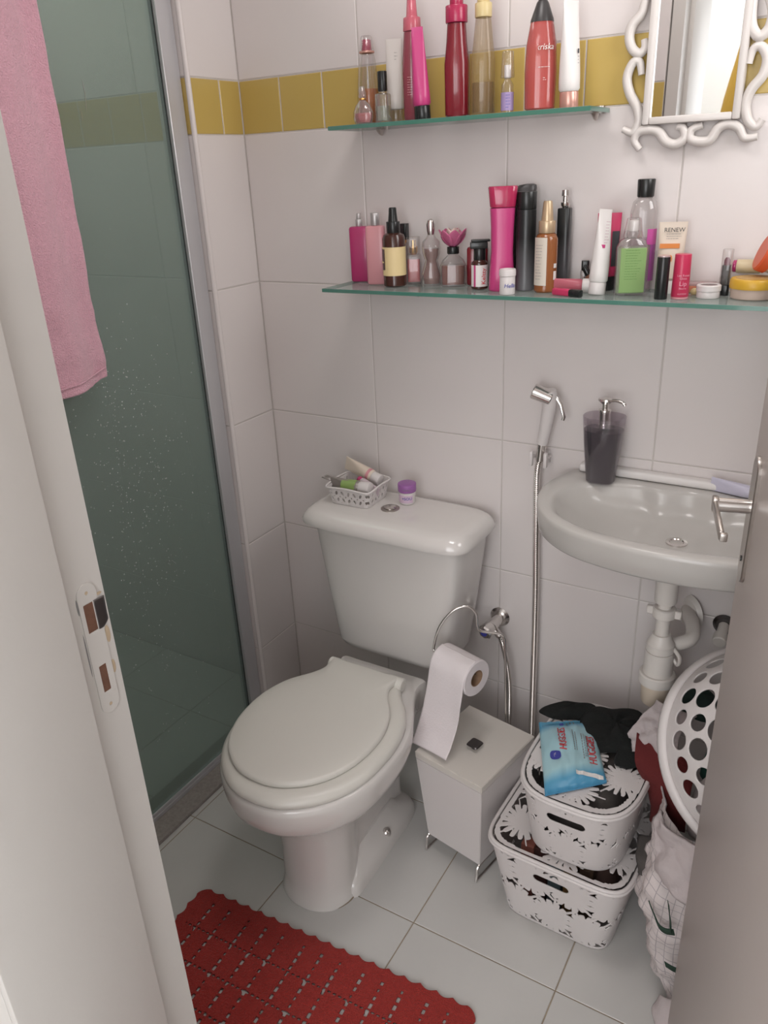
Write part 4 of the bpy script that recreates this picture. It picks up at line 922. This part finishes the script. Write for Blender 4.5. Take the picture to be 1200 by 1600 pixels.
hp = [(.7685, -.031, .930), (.763, -.031, .88), (.766, -.031, .75), (.770, -.030, .60), (.772, -.030, .42), (.773, -.030, .22), (.775, -.034, .08), (.765, -.045, .018)]
def hose_mesh(pts, r, seg=40):
    P = catmull(pts, seg); Q = [P[0]]; step = .0025; need = step
    for a, b in zip(P, P[1:]):
        L = (b-a).length; d = need
        while d <= L: Q.append(a.lerp(b, d/L)); d += step
        need = d-L
    return tube(new(), Q, r, 10, rf=lambda t: 1.0 if int(round(t*(len(Q)-1))) % 2 else .74)
o = finish(hose_mesh(hp, .0082), 'hose', M['chrome'], hs, ang=60); o.location = (-.778, .03, -.94)
hk = thing('shower_hook', 'small white plastic wall hook holding the hand shower', 'hook', (.7685, 0, .925))
b_ = new(); box(b_, (-.014, -.006, -.014), (.014, 0, .016), .002, 2)
for sx in (-1, 1): tube(b_, [(sx*.013, -.004, .004), (sx*.0165, -.030, .006), (sx*.0165, -.043, .016)], .0042, 10)
for sx in (-1, 1): box(b_, (sx*.0165-.004, -.048, -.012), (sx*.0165+.004, -.036, .022), .0025, 2)
finish(b_, 'bracket', M['plastic'], hk)
va = thing('wall_valve', 'chrome wall valve with clear faceted knob and flexible hose behind the waste bin', 'valve', (.668, 0, .478))
b_ = new(); cyl(b_, (0, -.0005, 0), (0, -.007, 0), .026, .021, 28, .001); finish(b_, 'flange', M['chrome'], va)
b_ = new(); cyl(b_, (0, -.006, 0), (-.002, -.05, -.004), .0135, n=20); cyl(b_, (-.002, -.045, -.004), (.018, -.045, -.026), .009, n=16); finish(b_, 'body', M['chrome'], va)
b_ = new(); cyl(b_, (-.004, -.046, -.004), (-.010, -.078, -.008), .016, .0195, 8, .004); finish(b_, 'knob', M['chrome'], va, ang=10)
finish(cyl(new(), (-.0100, -.0775, -.0080), (-.0103, -.0795, -.0082), .009, n=12), 'knob_inset', M['bluetext'], va)
o = finish(hose_mesh([(.684, -.045, .455), (.700, -.050, .42), (.716, -.052, .34), (.720, -.052, .24), (.716, -.050, .12), (.712, -.05, .02)], .0068), 'hose', M['chrome'], va, ang=60); o.location = (-.668, 0, -.478)

# ------------------------------------------------------------------ waste bin with paper holder
bn = thing('waste_bin', 'white wooden waste bin with lid knob on a chrome wire stand', 'waste bin', (.725, -.275, 0), -.19)
# local frame: half width .094, half depth .108 at top, narrower at bottom
def taper(z0, z1, a0, b0, a1, b1, bev=.0015):
    bm = new(); box(bm, (-1, -1, 0), (1, 1, 1))
    for v in bm.verts:
        q = v.co.z; v.co = Vector((v.co.x*(a0+(a1-a0)*q), v.co.y*(b0+(b1-b0)*q), z0+(z1-z0)*q))
    bmesh.ops.bevel(bm, geom=list(bm.edges), offset=bev, segments=2, affect='EDGES'); return bm
finish(taper(.045, .283, .076, .088, .092, .106), 'box', M['plastic'], bn)
lidm = mat('warm white lid', (.70, .66, .61), .35)
finish(taper(.2835, .302, .0925, .1065, .0935, .1075), 'lid', lidm, bn)
b_ = new(); loft(b_, [(.302, .007, .007, 3), (.308, .006, .006, 3), (.311, .013, .013, 5), (.3135, .0155, .0155, 6), (.316, .014, .014, 6)], 20); o = finish(b_, 'knob', M['dark_steel'], bn); o.location = (.008, -.012, 0)
b_ = new()
for sx in (-1, 1):
    tube(b_, catmull([(sx*.074, -.100, .0035), (sx*.074, -.096, .02), (sx*.074, -.088, .043), (sx*.074, -.03, .0435), (sx*.074, .05, .0435), (sx*.074, .085, .043), (sx*.074, .093, .02), (sx*.074, .096, .0035)], 5), .0032, 8)
    tube(b_, [(sx*.074, -.100, .0035), (sx*.074, .096, .0035)], .0032, 8)
for y in (-.06, .06): tube(b_, [(-.074, y, .0415), (.074, y, .0415)], .0030, 8)
finish(b_, 'wire_stand', M['chrome'], bn)
# wire that rises behind the bin and carries the roll (world coordinates shifted into the bin frame)
c_, s_ = math.cos(.19), math.sin(.19)
def WB(x, y, z): x -= .725; y += .275; return (x*c_-y*s_, x*s_+y*c_, z)
wire = catmull([WB(.7560, -.1475, .045), WB(.752, -.155, .30), WB(.750, -.165, .50), WB(.747, -.168, .535), WB(.735, -.172, .545), WB(.700, -.190, .552), WB(.693, -.193, .565), WB(.690, -.196, .600), WB(.672, -.205, .618), WB(.645, -.222, .608), WB(.620, -.238, .570), WB(.608, -.246, .520), WB(.612, -.250, .505), WB(.640, -.258, .500), WB(.705, -.277, .500), WB(.728, -.284, .504)], 6)
b_ = tube(new(), wire, .0032, 8); tube(b_, [WB(.7560, -.1475, .045), WB(.735, -.205, .0415)], .0030, 8); finish(b_, 'paper_holder', M['chrome'], bn, ang=80)
# toilet paper
rl = thing('toilet_roll', 'white toilet paper roll with a long loose strip on the chrome holder', 'toilet roll', (.682, -.267, .4900)); rl.rotation_euler = (0, 0, -.28)
R0, RW = .043, .052
b_ = new(); rings = []
for x, r in ((-RW, .020), (-RW, R0-.002), (-RW+.002, R0), (RW-.002, R0), (RW, R0-.002), (RW, .020)):
    rings.append([(x, r*math.cos(t), r*math.sin(t)) for t in arc(40)])
bridge(b_, rings, False, False, True); finish(b_, 'roll', M['paper'], rl, ang=40)
b_ = new(); rings = []
for x, r in ((-RW+.0005, .0195), (RW-.0005, .0195), (RW-.0005, .0180), (-RW+.0005, .0180)): rings.append([(x, r*math.cos(t), r*math.sin(t)) for t in arc(32)])
bridge(b_, rings, False, False, True); finish(b_, 'core', M['card'], rl)
rows = []
for y, z, dx in ((.0, .0445, 0), (-.022, .0385, 0), (-.038, .022, 0), (-.045, .0, .0), (-.050, -.05, -.002), (-.058, -.10, -.006), (-.075, -.15, -.010), (-.095, -.178, -.008)):
    rows.append([(x+dx*(1-x*8), y-abs(x)*.05*(1 if z < 0 else 0), z+(x*.12 if z < -.12 else 0)) for x in (-RW+.001, -.02, .02, RW-.001)])
sheet('loose_strip', rows, M['paper'], rl, 6, 6, .0006, .0012, 25, 5)

# ------------------------------------------------------------------ daisy baskets
def daisy(x, y, cx, cy, R, n=16, ph=0.0, full=False):
    dx, dy = x-cx, y-cy; r = math.hypot(dx, dy)
    if r > R*1.15: return R-r
    th = math.atan2(dy, dx)+ph; c = abs(math.cos(n*th/2))
    rho = R*(.62+.38*min(1, c*1.7)**.62) if full else R*(.44+.56*min(1, max(0, c*1.5-.18))**.7)
    return (rho-r)*.6
def spokes(x, y, cx, cy, R, n=8, w_=.0016):
    dx, dy = x-cx, y-cy; r = math.hypot(dx, dy)
    if r > R: return -1
    th = math.atan2(dy, dx); k = round(th/(2*PI/n)); a = th-k*2*PI/n
    return w_-abs(r*math.sin(a))
def basket(name, label, loc, rz, hx0, hy0, hx1, hy1, h, pw, flowers, sideR, handle_z, seed, contents):
    t = thing(name, label, 'basket', loc, rz)
    per = 2*PI*math.sqrt((hx1**2+hy1**2)/2)*1.1
    N = 300
    def out(u, hx_, hy_): return rrect(u, hx_, hy_, pw)
    # arc length table so the pattern keeps its scale round the corners
    tb_ = [0.0]; P0 = out(0, hx1, hy1)
    for k in range(1, N+1):
        p = out(2*PI*k/N, hx1, hy1); tb_.append(tb_[-1]+math.hypot(p[0]-P0[0], p[1]-P0[1])); P0 = p
    tot = tb_[-1]
    def sl(u):
        q = (u % (2*PI))/(2*PI)*N; k = int(q); return tb_[k]+(tb_[min(k+1, N)]-tb_[k])*(q-k)
    nf = max(4, round(tot/(sideR*1.78))); step = tot/nf
    s_front = sl(3*PI/2); s_back = sl(PI/2)
    def f(u, v):
        if v < .008 or v > h-.014: return 1
        s = sl(u); d = -1
        for row, (zc_, off) in enumerate(((h*.26, 0), (h*.74, .5))):
            k = round((s-s_front)/step-off)
            for kk in (k-1, k, k+1):
                d = max(d, daisy(s, v, s_front+(kk+off)*step, zc_, sideR*1.03, 15, .2*kk, True), spokes(s, v, s_front+(kk+off)*step, zc_, sideR*1.35, 9, .0028))
        # handle: solid surround with an oval opening front and back
        for sc_ in (s_front, s_back):
            ax = abs(s-sc_)
            q = math.hypot(max(0, ax-.030), v-handle_z)
            if q < .019: d = max(d, .019-q)
            d = min(d, q-.0105) if q < .03 else d
        return min(max(d, .0105-(h-.003-v) if v > h-.0145 else -1), .01)
    def P_(u, v):
        q = v/h; x, y = out(u, hx0+(hx1-hx0)*q, hy0+(hy1-hy0)*q); return (x, y, v)
    o = finish(perforated(new(), P_, arc(420), lin(.001, h, 84), f, closed=True), 'side', M['plastic'], t, ang=60); solid(o, .0022)
    finish(loft(new(), [(0, hx0-.003, hy0-.003, pw), (.002, hx0, hy0, pw), (.003, hx0, hy0, pw)], 80), 'base', M['plastic'], t)
    # rolled rim
    b_ = tube(new(), [(*out(u, hx1+.002, hy1+.002), h-.003) for u in arc(140)], .0046, 10, closed=True); finish(b_, 'rim', M['plastic'], t, ang=80)
    # lid: ring plus openwork daisies
    ri = .965
    def g(x, y):
        k = (abs(x/(hx1*ri))**pw+abs(y/(hy1*ri))**pw)**(1/pw); e = (1-k)*min(hx1, hy1)
        if e < -.0: return -.01
        if e < .010: return e+.0005
        d = -1
        for (cx, cy, R, n_) in flowers:
            d = max(d, daisy(x, y, cx, cy, R, n_, cx*31), spokes(x, y, cx, cy, R*1.35, 6, .0014))
        return d
    nx, ny = int(hx1*2/.0028), int(hy1*2/.0028)
    o = finish(perforated(new(), lambda u, v: (u, v, h+.0035), lin(-hx1, hx1, nx), lin(-hy1, hy1, ny), g), 'lid', M['plastic'], t, ang=60); solid(o, .002)
    b_ = tube(new(), [(*out(u, hx1+.001, hy1+.001), h+.0035) for u in arc(140)], .0042, 10, closed=True); finish(b_, 'lid_rim', M['plastic'], t, ang=80)
    return t
LBX, LBY, LR = .980, -.290, -.035
fl1 = [(-.098, -.078, .050, 16), (.012, -.112, .050, 16), (.108, -.072, .042, 14), (-.100, .035, .048, 16), (.0, .0, .05, 16), (.102, .04, .046, 15), (0, .10, .044, 15), (-.100, .120, .032, 13), (.10, .125, .034, 12)]
lb_ = basket('storage_basket', 'larger rectangular white daisy-patterned basket on the floor, under the oval one', (LBX, LBY, 0), LR, .118, .132, .152, .164, .212, 7, fl1, .050, .165, 1, None)
fl2 = [(-.002, -.108, .048, 18), (.076, -.040, .046, 18), (-.080, -.055, .040, 16), (-.010, .0, .042, 18), (-.066, .06, .042, 16), (.05, .075, .046, 16), (-.02, .135, .03, 14)]
ub_ = basket('storage_basket', 'oval white daisy-patterned basket with lid stacked on top of the larger one', (1.000, -.290, .2215), -.02, .100, .138, .118, .163, .165, 3.4, fl2, .042, .122, 2, None)
# what shows through the openwork
def content(name, label, cat, loc, sx, sy, sz, m, seed, rz=0, p=3.2):
    bm = new(); rg_ = []
    for q in lin(0, 1, 12):
        k = (1-(abs(2*q-1))**5)**.35 if 0 < q < 1 else .75
        rg_.append([])
        for (x, y, z) in ring(sx*k, sy*k, p, q*sz, 0, 0, 40):
            n = noise.noise(Vector((x*14+seed, y*14, q*3)))*.008
            rg_[-1].append((x*(1-abs(n)*4), y*(1-abs(n)*4), z+(n if q > .5 else 0)))
    o = finish(bridge(bm, rg_), name, m, None, ang=80); o.location = loc; o.rotation_euler = (0, 0, rz)
    return tag(o, label, cat)
content('folded_cloth', 'folded brown cloth filling the back of the lower daisy basket', 'cloth', (LBX, LBY+.02, .0045), .098, .085, .192, M['brownthing'], 3, LR, 5)
for k, (dx, c, lab) in enumerate(((-.075, (.45, .16, .12), 'coral pink'), (-.045, (.09, .035, .03), 'dark brown'), (-.012, (.10, .15, .17), 'teal grey'), (.022, (.24, .13, .04), 'ochre'), (.055, (.10, .06, .035), 'olive brown'))):
    t = thing('box', lab+' small box standing behind the front handle of the lower daisy basket', 'box', (LBX+dx, LBY-.098+dx*LR*1.2, .0045), LR)
    finish(box(new(), (-.0145, -.014, 0), (.0145, .012, .186), .001), 'carton', mat(lab+' card', c, .6), t); finish(box(new(), (-.0135, -.013, .1862), (.0135, .011, .189), .0008), 'flap', mat(lab+' flap', c, .6), t)
content('folded_cloth', 'dark folded cloth inside the upper oval basket', 'cloth', (1.000, -.290, .2260), .092, .128, .150, M['darkthing'], 8, -.02, 3)

# black cloth and wipes on the upper basket
ZT = .3935
def mound(name, label, cat, cx, cy, z, rx, ry, h, m, rz=0, seed=0, p=2.4, amp=.12, fold=.10, nr=12, nt=56, under=.002):
    bm = new(); rg_ = []
    base = []
    for j in range(nt):
        t = 2*PI*j/nt; q = 1+amp*noise.noise(Vector((math.cos(t)*1.3+seed, math.sin(t)*1.3, seed*.7)))*1.6
        c, s = math.cos(t), math.sin(t); k = (abs(c)**p+abs(s)**p)**(-1/p)
        base.append((rx*k*c*q, ry*k*s*q))
    rg_.append([(x*.96, y*.96, 0) for x, y in base])
    for i in range(nr):
        u = i/(nr-.5); rr_ = math.cos(u*PI/2)**.8 if u < 1 else 0.02
        zz = h*math.sin(u*PI/2)
        ring_ = []
        for x, y in base:
            n = noise.noise(Vector((x*16+seed*3, y*16, seed)))
            n2 = noise.ridged_multi_fractal(Vector((x*7+seed, y*7, seed)), 1, 2, 3, 1, 2)
            ring_.append((x*max(rr_, .02), y*max(rr_, .02), max(under, zz*(1+fold*(n*1.5)+fold*.35*(n2-1)))))
        rg_.append(ring_)
    o = finish(bridge(bm, rg_), name, m, None, ang=80); o.location = (cx, cy, z); o.rotation_euler = (0, 0, rz)
    return tag(o, label, cat)
bc = thing('black_cloth', 'crumpled black cloth heaped at the back of the oval basket lid', 'cloth', (1.020, -.198, ZT), .1)
o = mound('heap', None, None, 0, 0, 0, .072, .078, .026, M['blackcloth'], 0, 4, 2.6, .22, .3); o.parent = bc
o = mound('fold', None, None, -.100, .030, 0, .062, .026, .018, M['blackcloth'], .42, 6, 2.4, .2, .3); o.parent = bc
b_ = sheet('corner', [[(.02, -.06, .012), (.05, -.05, .014), (.070, -.02, .012)], [(.015, -.095, .004), (.045, -.09, .005), (.080, -.06, .004)], [(.02, -.108, .002), (.045, -.108, .002), (.070, -.09, .002)]], M['blackcloth'], bc, 5, 5, .003, .002, 30, 2)

# wipes packet: pillow of printed film with crimped ends
wp_ = thing('wipes_packet', 'light blue baby wipes packet with red lettering on the oval basket lid', 'wipes packet', (.9530, -.3020, ZT+.0005), .0)
# corners (world): BL .863,-.239  BR .974,-.176  FR 1.060,-.358  FL .959,-.470
cBL, cBR, cFR, cFL = Vector((.868, -.252)), Vector((.968, -.190)), Vector((1.050, -.362)), Vector((.955, -.452))
b_ = new(); uvl = b_.loops.layers.uv.new('UVMap'); NU, NV = 26, 36; top = {}; bot = {}
def wpt(u, v):
    a = cFL.lerp(cFR, u); c = cBL.lerp(cBR, u); q = a.lerp(c, v); return q-Vector((.9530, -.3020))
def wz(u, v):
    e = min(1, min(v, 1-v)*9); hgt = .021*(math.sin(PI*u)**.45)*(math.sin(PI*min(max((v-.05)/.9, 0), 1))**.4) if 0 < u < 1 else 0
    return max(.0012, hgt*(1+.25*noise.noise(Vector((u*7, v*6, 1)))+.18*noise.noise(Vector((u*18, v*5, 3)))))
for i in range(NU+1):
    for j in range(NV+1):
        u, v = i/NU, j/NV; q = wpt(u, v); z = wz(u, v)
        wig = .0025*math.sin(u*40) if (j < 2 or j > NV-2) else 0
        top[i, j] = b_.verts.new((q.x, q.y, .004+z+(wig*.4))); bot[i, j] = b_.verts.new((q.x, q.y, .0015))
def addf(vs, ij):
    f_ = b_.faces.new(vs)
    for l, (i, j) in zip(f_.loops, ij): l[uvl].uv = (i/NU, j/NV)
for i in range(NU):
    for j in range(NV):
        Q = [(i, j), (i+1, j), (i+1, j+1), (i, j+1)]
        addf([top[k] for k in Q], Q); addf([bot[k] for k in Q[::-1]], Q[::-1])
for j in range(NV):
    addf([top[0, j], top[0, j+1], bot[0, j+1], bot[0, j]], [(0, j)]*4); addf([top[NU, j+1], top[NU, j], bot[NU, j], bot[NU, j+1]], [(NU, j)]*4)
for i in range(NU):
    addf([top[i+1, 0], top[i, 0], bot[i, 0], bot[i+1, 0]], [(i, 0)]*4); addf([top[i, NV], top[i+1, NV], bot[i+1, NV], bot[i, NV]], [(i, NV)]*4)
finish(b_, 'packet', M['wipeblue'], wp_, ang=80)
dirv = (cBL-cFL).normalized(); wang = math.atan2(dirv.y, dirv.x)
def on_packet(o, u, v, lift=.0012):
    """lay a flat child on the packet, following the swell of its film"""
    q = wpt(u, v); o.location = (q.x, q.y, 0); me = o.data
    ca, sa = math.cos(wang), math.sin(wang)
    A_ = cFR-cFL; B_ = cBL-cFL; det = A_.x*B_.y-A_.y*B_.x
    for vv in me.vertices:
        x, y, z = vv.co; X_, Y_ = x*ca-y*sa, x*sa+y*ca
        uu_ = u+(X_*B_.y-Y_*B_.x)/det; v2 = v+(A_.x*Y_-A_.y*X_)/det
        vv.co = Vector((X_, Y_, .004+wz(min(max(uu_, 0), 1), min(max(v2, 0), 1))+lift+z))
o = text('HUGGIES', .0215, M['red'], wp_, (0, 0, 0), flat=True, extr=.0003, shear=.1, squash=.82); o.rotation_euler = (0, 0, 0); on_packet(o, .37, .63)
o = text('HUGGIES', .0225, M['red'], wp_, (0, 0, 0), flat=True, extr=.0003, shear=.1, squash=.85); o.rotation_euler = (0, 0, 0); on_packet(o, .85, .42)
for k, (u, v, L, W) in enumerate(((.56, .60, .07, .0008), (.60, .58, .06, .0007), (.70, .50, .08, .0008), (.735, .50, .07, .0007), (.765, .48, .06, .0007), (.78, .55, .04, .0007), (.50, .92, .02, .0010), (.56, .92, .018, .0010), (.62, .91, .02, .0010))):
    b_ = new(); n_ = 10
    for q in range(n_): box(b_, (-L/2+L*q/n_, -W, 0), (-L/2+L*(q+.75)/n_, W, .0002))
    o = finish(b_, 'small_print', M['print_grey'], wp_); on_packet(o, u, v, .0008)
b_ = new(); loft(b_, [(0, .0125, .011, 2.6), (.0004, .0125, .011, 2.6)], 28); o = finish(b_, 'badge', M['bluetext'], wp_); on_packet(o, .22, .42, .0010)
o = text('12h', .008, M['white'], wp_, (0, 0, 0), flat=True, extr=.0001); o.rotation_euler = (0, 0, 0); on_packet(o, .22, .42, .0022)
b_ = new(); box(b_, (-.005, -.004, 0), (.005, .004, .0003), .0008); o = finish(b_, 'printed_mark', M['bluetext'], wp_); on_packet(o, .40, .90, .0008)
b_ = new(); 
for q in range(12): box(b_, (-.0042, -.027+.0045*q, 0), (.0042, -.0225+.0045*q, .0003))
o = finish(b_, 'white_band', M['white'], wp_); on_packet(o, .74, .10, .0012)

# ------------------------------------------------------------------ laundry heap and upturned laundry basket behind the door
heap = [('laundry', 'big heap of pale laundry under the white laundry basket', 1.375, -.290, 0, .120, .150, .32, M['greycloth'], 3)]
for nm, lab, cx, cy, z, rx, ry, h, m_, sd_ in heap:
    mound(nm, lab, 'laundry', cx, cy, z, rx, ry, h, m_, 0, sd_, 3, .10, .22)
sheetrows = [
 [(1.150, -.300, .395), (1.175, -.370, .385), (1.215, -.410, .375), (1.270, -.400, .380)],
 [(1.140, -.355, .330), (1.175, -.420, .335), (1.225, -.450, .330), (1.290, -.430, .330)],
 [(1.146, -.385, .235), (1.166, -.455, .250), (1.215, -.470, .235), (1.300, -.450, .24)],
 [(1.142, -.375, .135), (1.168, -.450, .130), (1.215, -.465, .12), (1.300, -.450, .12)],
 [(1.175, -.360, .055), (1.195, -.430, .040), (1.235, -.455, .035), (1.300, -.45, .03)],
 [(1.215, -.400, .012), (1.220, -.470, .008), (1.250, -.500, .006), (1.310, -.49, .006)]]
sheet_o = thing('bed_sheet', 'white sheet with fine grey grid hanging in folds to the floor by the door', 'sheet', (1.21, -.42, .0))
o = sheet('sheet_cloth', sheetrows, M['sheet'], sheet_o, 9, 9, .003, .017, 17, 7); o.location = (-1.21, .42, 0)
for pts in ([(1.172, -.4635, .262), (1.190, -.4760, .235), (1.205, -.4800, .228), (1.222, -.4790, .232)], [(1.205, -.4800, .300), (1.212, -.4850, .270), (1.217, -.4830, .236)], [(1.215, -.4850, .150), (1.235, -.4830, .143), (1.255, -.4750, .140)]):
    o = sheet('green_stripe', [[(x, y, z) for x, y, z in pts], [(x+.004, y-.001, z-.011) for x, y, z in pts]], mat('dark green stripe', (.02, .045, .03), .9), sheet_o, 5, 2, .002, .001, 40, 1); o.location = (-1.21, .42-.014, 0)
o = sheet('white_towel', [[(1.165, -.39, .400), (1.20, -.43, .395), (1.26, -.44, .39)], [(1.155, -.42, .365), (1.200, -.455, .355), (1.27, -.46, .35)], [(1.175, -.45, .315), (1.215, -.475, .300), (1.27, -.475, .295)]], M['greycloth'], None, 9, 9, .008, .016, 24, 3)
tag(o, 'thick white towel bulging out below the rim of the laundry basket', 'towel')
o = sheet('floor_cloth', [[(1.215, -.480, .030), (1.240, -.500, .060), (1.27, -.49, .08)], [(1.208, -.500, .010), (1.232, -.520, .020), (1.27, -.53, .03)], [(1.222, -.530, .004), (1.245, -.545, .006), (1.28, -.56, .006)]], M['greycloth'], None, 7, 7, .005, .005, 20, 3)
tag(o, 'small pale cloth end lying on the floor at the foot of the door', 'cloth')
o = sheet('maroon_cloth', [[(1.078, -.262, .460), (1.105, -.265, .455), (1.150, -.270, .450), (1.200, -.28, .45)], [(1.090, -.302, .425), (1.118, -.312, .420), (1.155, -.320, .410), (1.200, -.32, .40)], [(1.126, -.305, .355), (1.138, -.318, .350), (1.160, -.330, .340), (1.200, -.33, .33)], [(1.130, -.298, .290), (1.135, -.308, .288), (1.165, -.320, .300), (1.200, -.32, .30)]], M['maroon'], None, 7, 7, .003, .006, 14, 3)
tag(o, 'dark maroon cloth hanging between the daisy baskets and the laundry basket', 'cloth')
o = sheet('grey_garment', [[(1.105, -.225, .520), (1.140, -.215, .510), (1.18, -.21, .50)], [(1.080, -.245, .490), (1.115, -.252, .485), (1.16, -.25, .48)], [(1.064, -.262, .452), (1.105, -.275, .455), (1.16, -.28, .45)], [(1.075, -.268, .415), (1.105, -.280, .42), (1.16, -.29, .42)]], M['greycloth'], None, 10, 10, .003, .013, 42, 9)
tag(o, 'crumpled pale grey garment spilling over the top of the maroon cloth', 'garment')
o = sheet('lace_cloth', [[(1.120, -.330, .262), (1.150, -.345, .290)], [(1.122, -.365, .248), (1.152, -.385, .262)], [(1.135, -.400, .235), (1.160, -.420, .245)]], M['darkthing'], None, 5, 5, .004, .005, 30, 2)
tag(o, 'dark trimmed cloth edge tucked beside the lower basket rim', 'cloth')
gc = mound('green_garment', 'dark green garment inside the laundry basket', 'garment', 1.285, -.225, .40, .085, .070, .115, M['greencloth'], 0, 9, 2.3, .15, .2)
gc2 = mound('grey_laundry', 'grey laundry inside the lower half of the laundry basket', 'laundry', 1.275, -.300, .33, .080, .070, .12, M['greycloth'], 0, 5, 2.3, .15, .2)
o = mound('dark_cloth', 'small dark green cloth on the wall side under the sink trap', 'cloth', 1.165, -.105, .44, .045, .035, .05, mat('dark pine cloth', (.02, .04, .033), .9, bump=.3), 0, 2, 2.3, .2, .3)

lk = thing('laundry_basket', 'white round plastic laundry basket with oval holes, tipped over the laundry', 'laundry basket', (1.312, -.272, .505))
axis = Vector((.44, -.58, .68)).normalized(); lk.rotation_euler = axis.to_track_quat('Z', 'Y').to_euler()
RB, DB = .190, .205
def LP(u, v):   # v: 0 at rim, 1 near pole
    ph = v*PI/2*.97; return (RB*math.cos(ph)**.82*math.cos(u), RB*math.cos(ph)**.82*math.sin(u), .012+DB*math.sin(ph))
rows_ = [(.150, 28, .036, .062, 0), (.305, 24, .040, .066, .5), (.455, 20, .046, .070, 0), (.605, 15, .052, .066, .5), (.745, 11, .052, .060, 0), (.88, 6, .052, .052, .5)]
def LF(u, v):
    if v < .07 or v > .97: return 1
    d = 1; R = math.cos(v*PI/2*.97)**.82
    for (vc, n_, a_, b2, off) in rows_:
        if a_ == 0: continue
        st_ = 2*PI/n_; k = round(u/st_-off); du = (u-(k+off)*st_)*R
        sz = 1.0 if (k % 2) else .84
        dvv = (v-vc)
        d = min(d, (math.hypot(du/(a_*2.45*sz), dvv/(b2*1.08*sz))-1)*.03)
    return d
solid(finish(perforated(new(), LP, arc(300), lin(0, 1, 110), LF, closed=True), 'dome', M['plastic'], lk, ang=70), .0025)
rings = []
for r, z in ((RB+.001, .014), (RB+.004, .015), (RB+.010, .011), (RB+.013, .004), (RB+.012, -.005), (RB+.008, -.009), (RB+.006, -.004), (RB-.001, .004)):
    rings.append([(r*math.cos(t), r*math.sin(t), z) for t in arc(96)])
b_ = new(); bridge(b_, rings, False, False, True); finish(b_, 'rim', M['plastic'], lk, ang=70)

# ------------------------------------------------------------------ red crochet rug
rg_ = thing('crochet_rug', 'red crochet rug with scalloped edge and open stitch lines on the tiled floor', 'rug', (.582, -.916, 0), .058)
RX, RY = .349, .235
def rugf(x, y):
    ex = RX-.007*abs(math.sin(y/.036*PI))-abs(x); ey = RY-.007*abs(math.sin(x/.036*PI))-abs(y)
    # rounded corner
    e = min(ex, ey); cx, cy = abs(x)-(RX-.035), abs(y)-(RY-.035)
    if cx > 0 and cy > 0: e = min(e, .033-math.hypot(cx, cy))
    d = e
    if abs(x) < RX-.030 and abs(y) < RY-.030:
        gx = .0485; k = round(x/gx); dx = abs(x-k*gx+.004*math.sin(k*2.1)); py = (y/.0175) % 1; sz = .55+.45*abs(math.sin(k*1.9+math.floor(y/.0175)*.7))
        d = min(d, max(dx-.0042*sz, abs(py-.5)*.0175-.0066*sz))
        gy = .074; k = round((y+.01)/gy); dy = abs(y+.01-k*gy); px = (x/.0125) % 1
        d = min(d, max(dy-.0026, abs(px-.5)*.0125-.0040))
    return d
def rugP(x, y): return (x, y,   .0040+.0012*noise.noise(Vector((x*9, y*9, 0))))
o = finish(perforated(new(), rugP, lin(-RX-.004, RX+.004, 330), lin(-RY-.004, RY+.004, 222), rugf), 'crochet', M['rug'], rg_, ang=80); solid(o, .0045, 0)

# ------------------------------------------------------------------ ceiling lamps, all added for the lighting and out of view
lp = thing('added_ceiling_lamp', 'added round white lamp on the bathroom ceiling, out of view', 'lamp', (0.80, -.62, 2.40))
part('base', [(-.055, .16, None), (-.050, .165, None), (-.001, .165, None)], M['plastic'], lp, 40); part('diffuser', [(-.068, .13, None), (-.0655, .145, None), (-.0555, .15, None)], M['lamp'], lp, 40)

lp2 = thing('added_shower_lamp', 'added flat lamp on the shower ceiling, housing a fill light', 'lamp', (-.50, -.60, 2.40))  # housing added around the shower fill
finish(box(new(), (-.26, -.36, -.055), (.26, .36, -.001), .006, 2), 'housing', M['plastic'], lp2); finish(box(new(), (-.24, -.34, -.0600), (.24, .34, -.0555), .001), 'diffuser', M['lamp'], lp2)
lp3 = thing('added_corridor_lamp', 'added long flat ceiling lamp in the corridor, out of view', 'lamp', (.60, -2.85, 2.50))  # housing added around the corridor ceiling fill
finish(box(new(), (-.82, -.42, -.022), (.82, .42, -.001), .004, 2), 'housing', M['plastic'], lp3); finish(box(new(), (-.80, -.40, -.0265), (.80, .40, -.0225), .001), 'diffuser', M['lamp'], lp3)
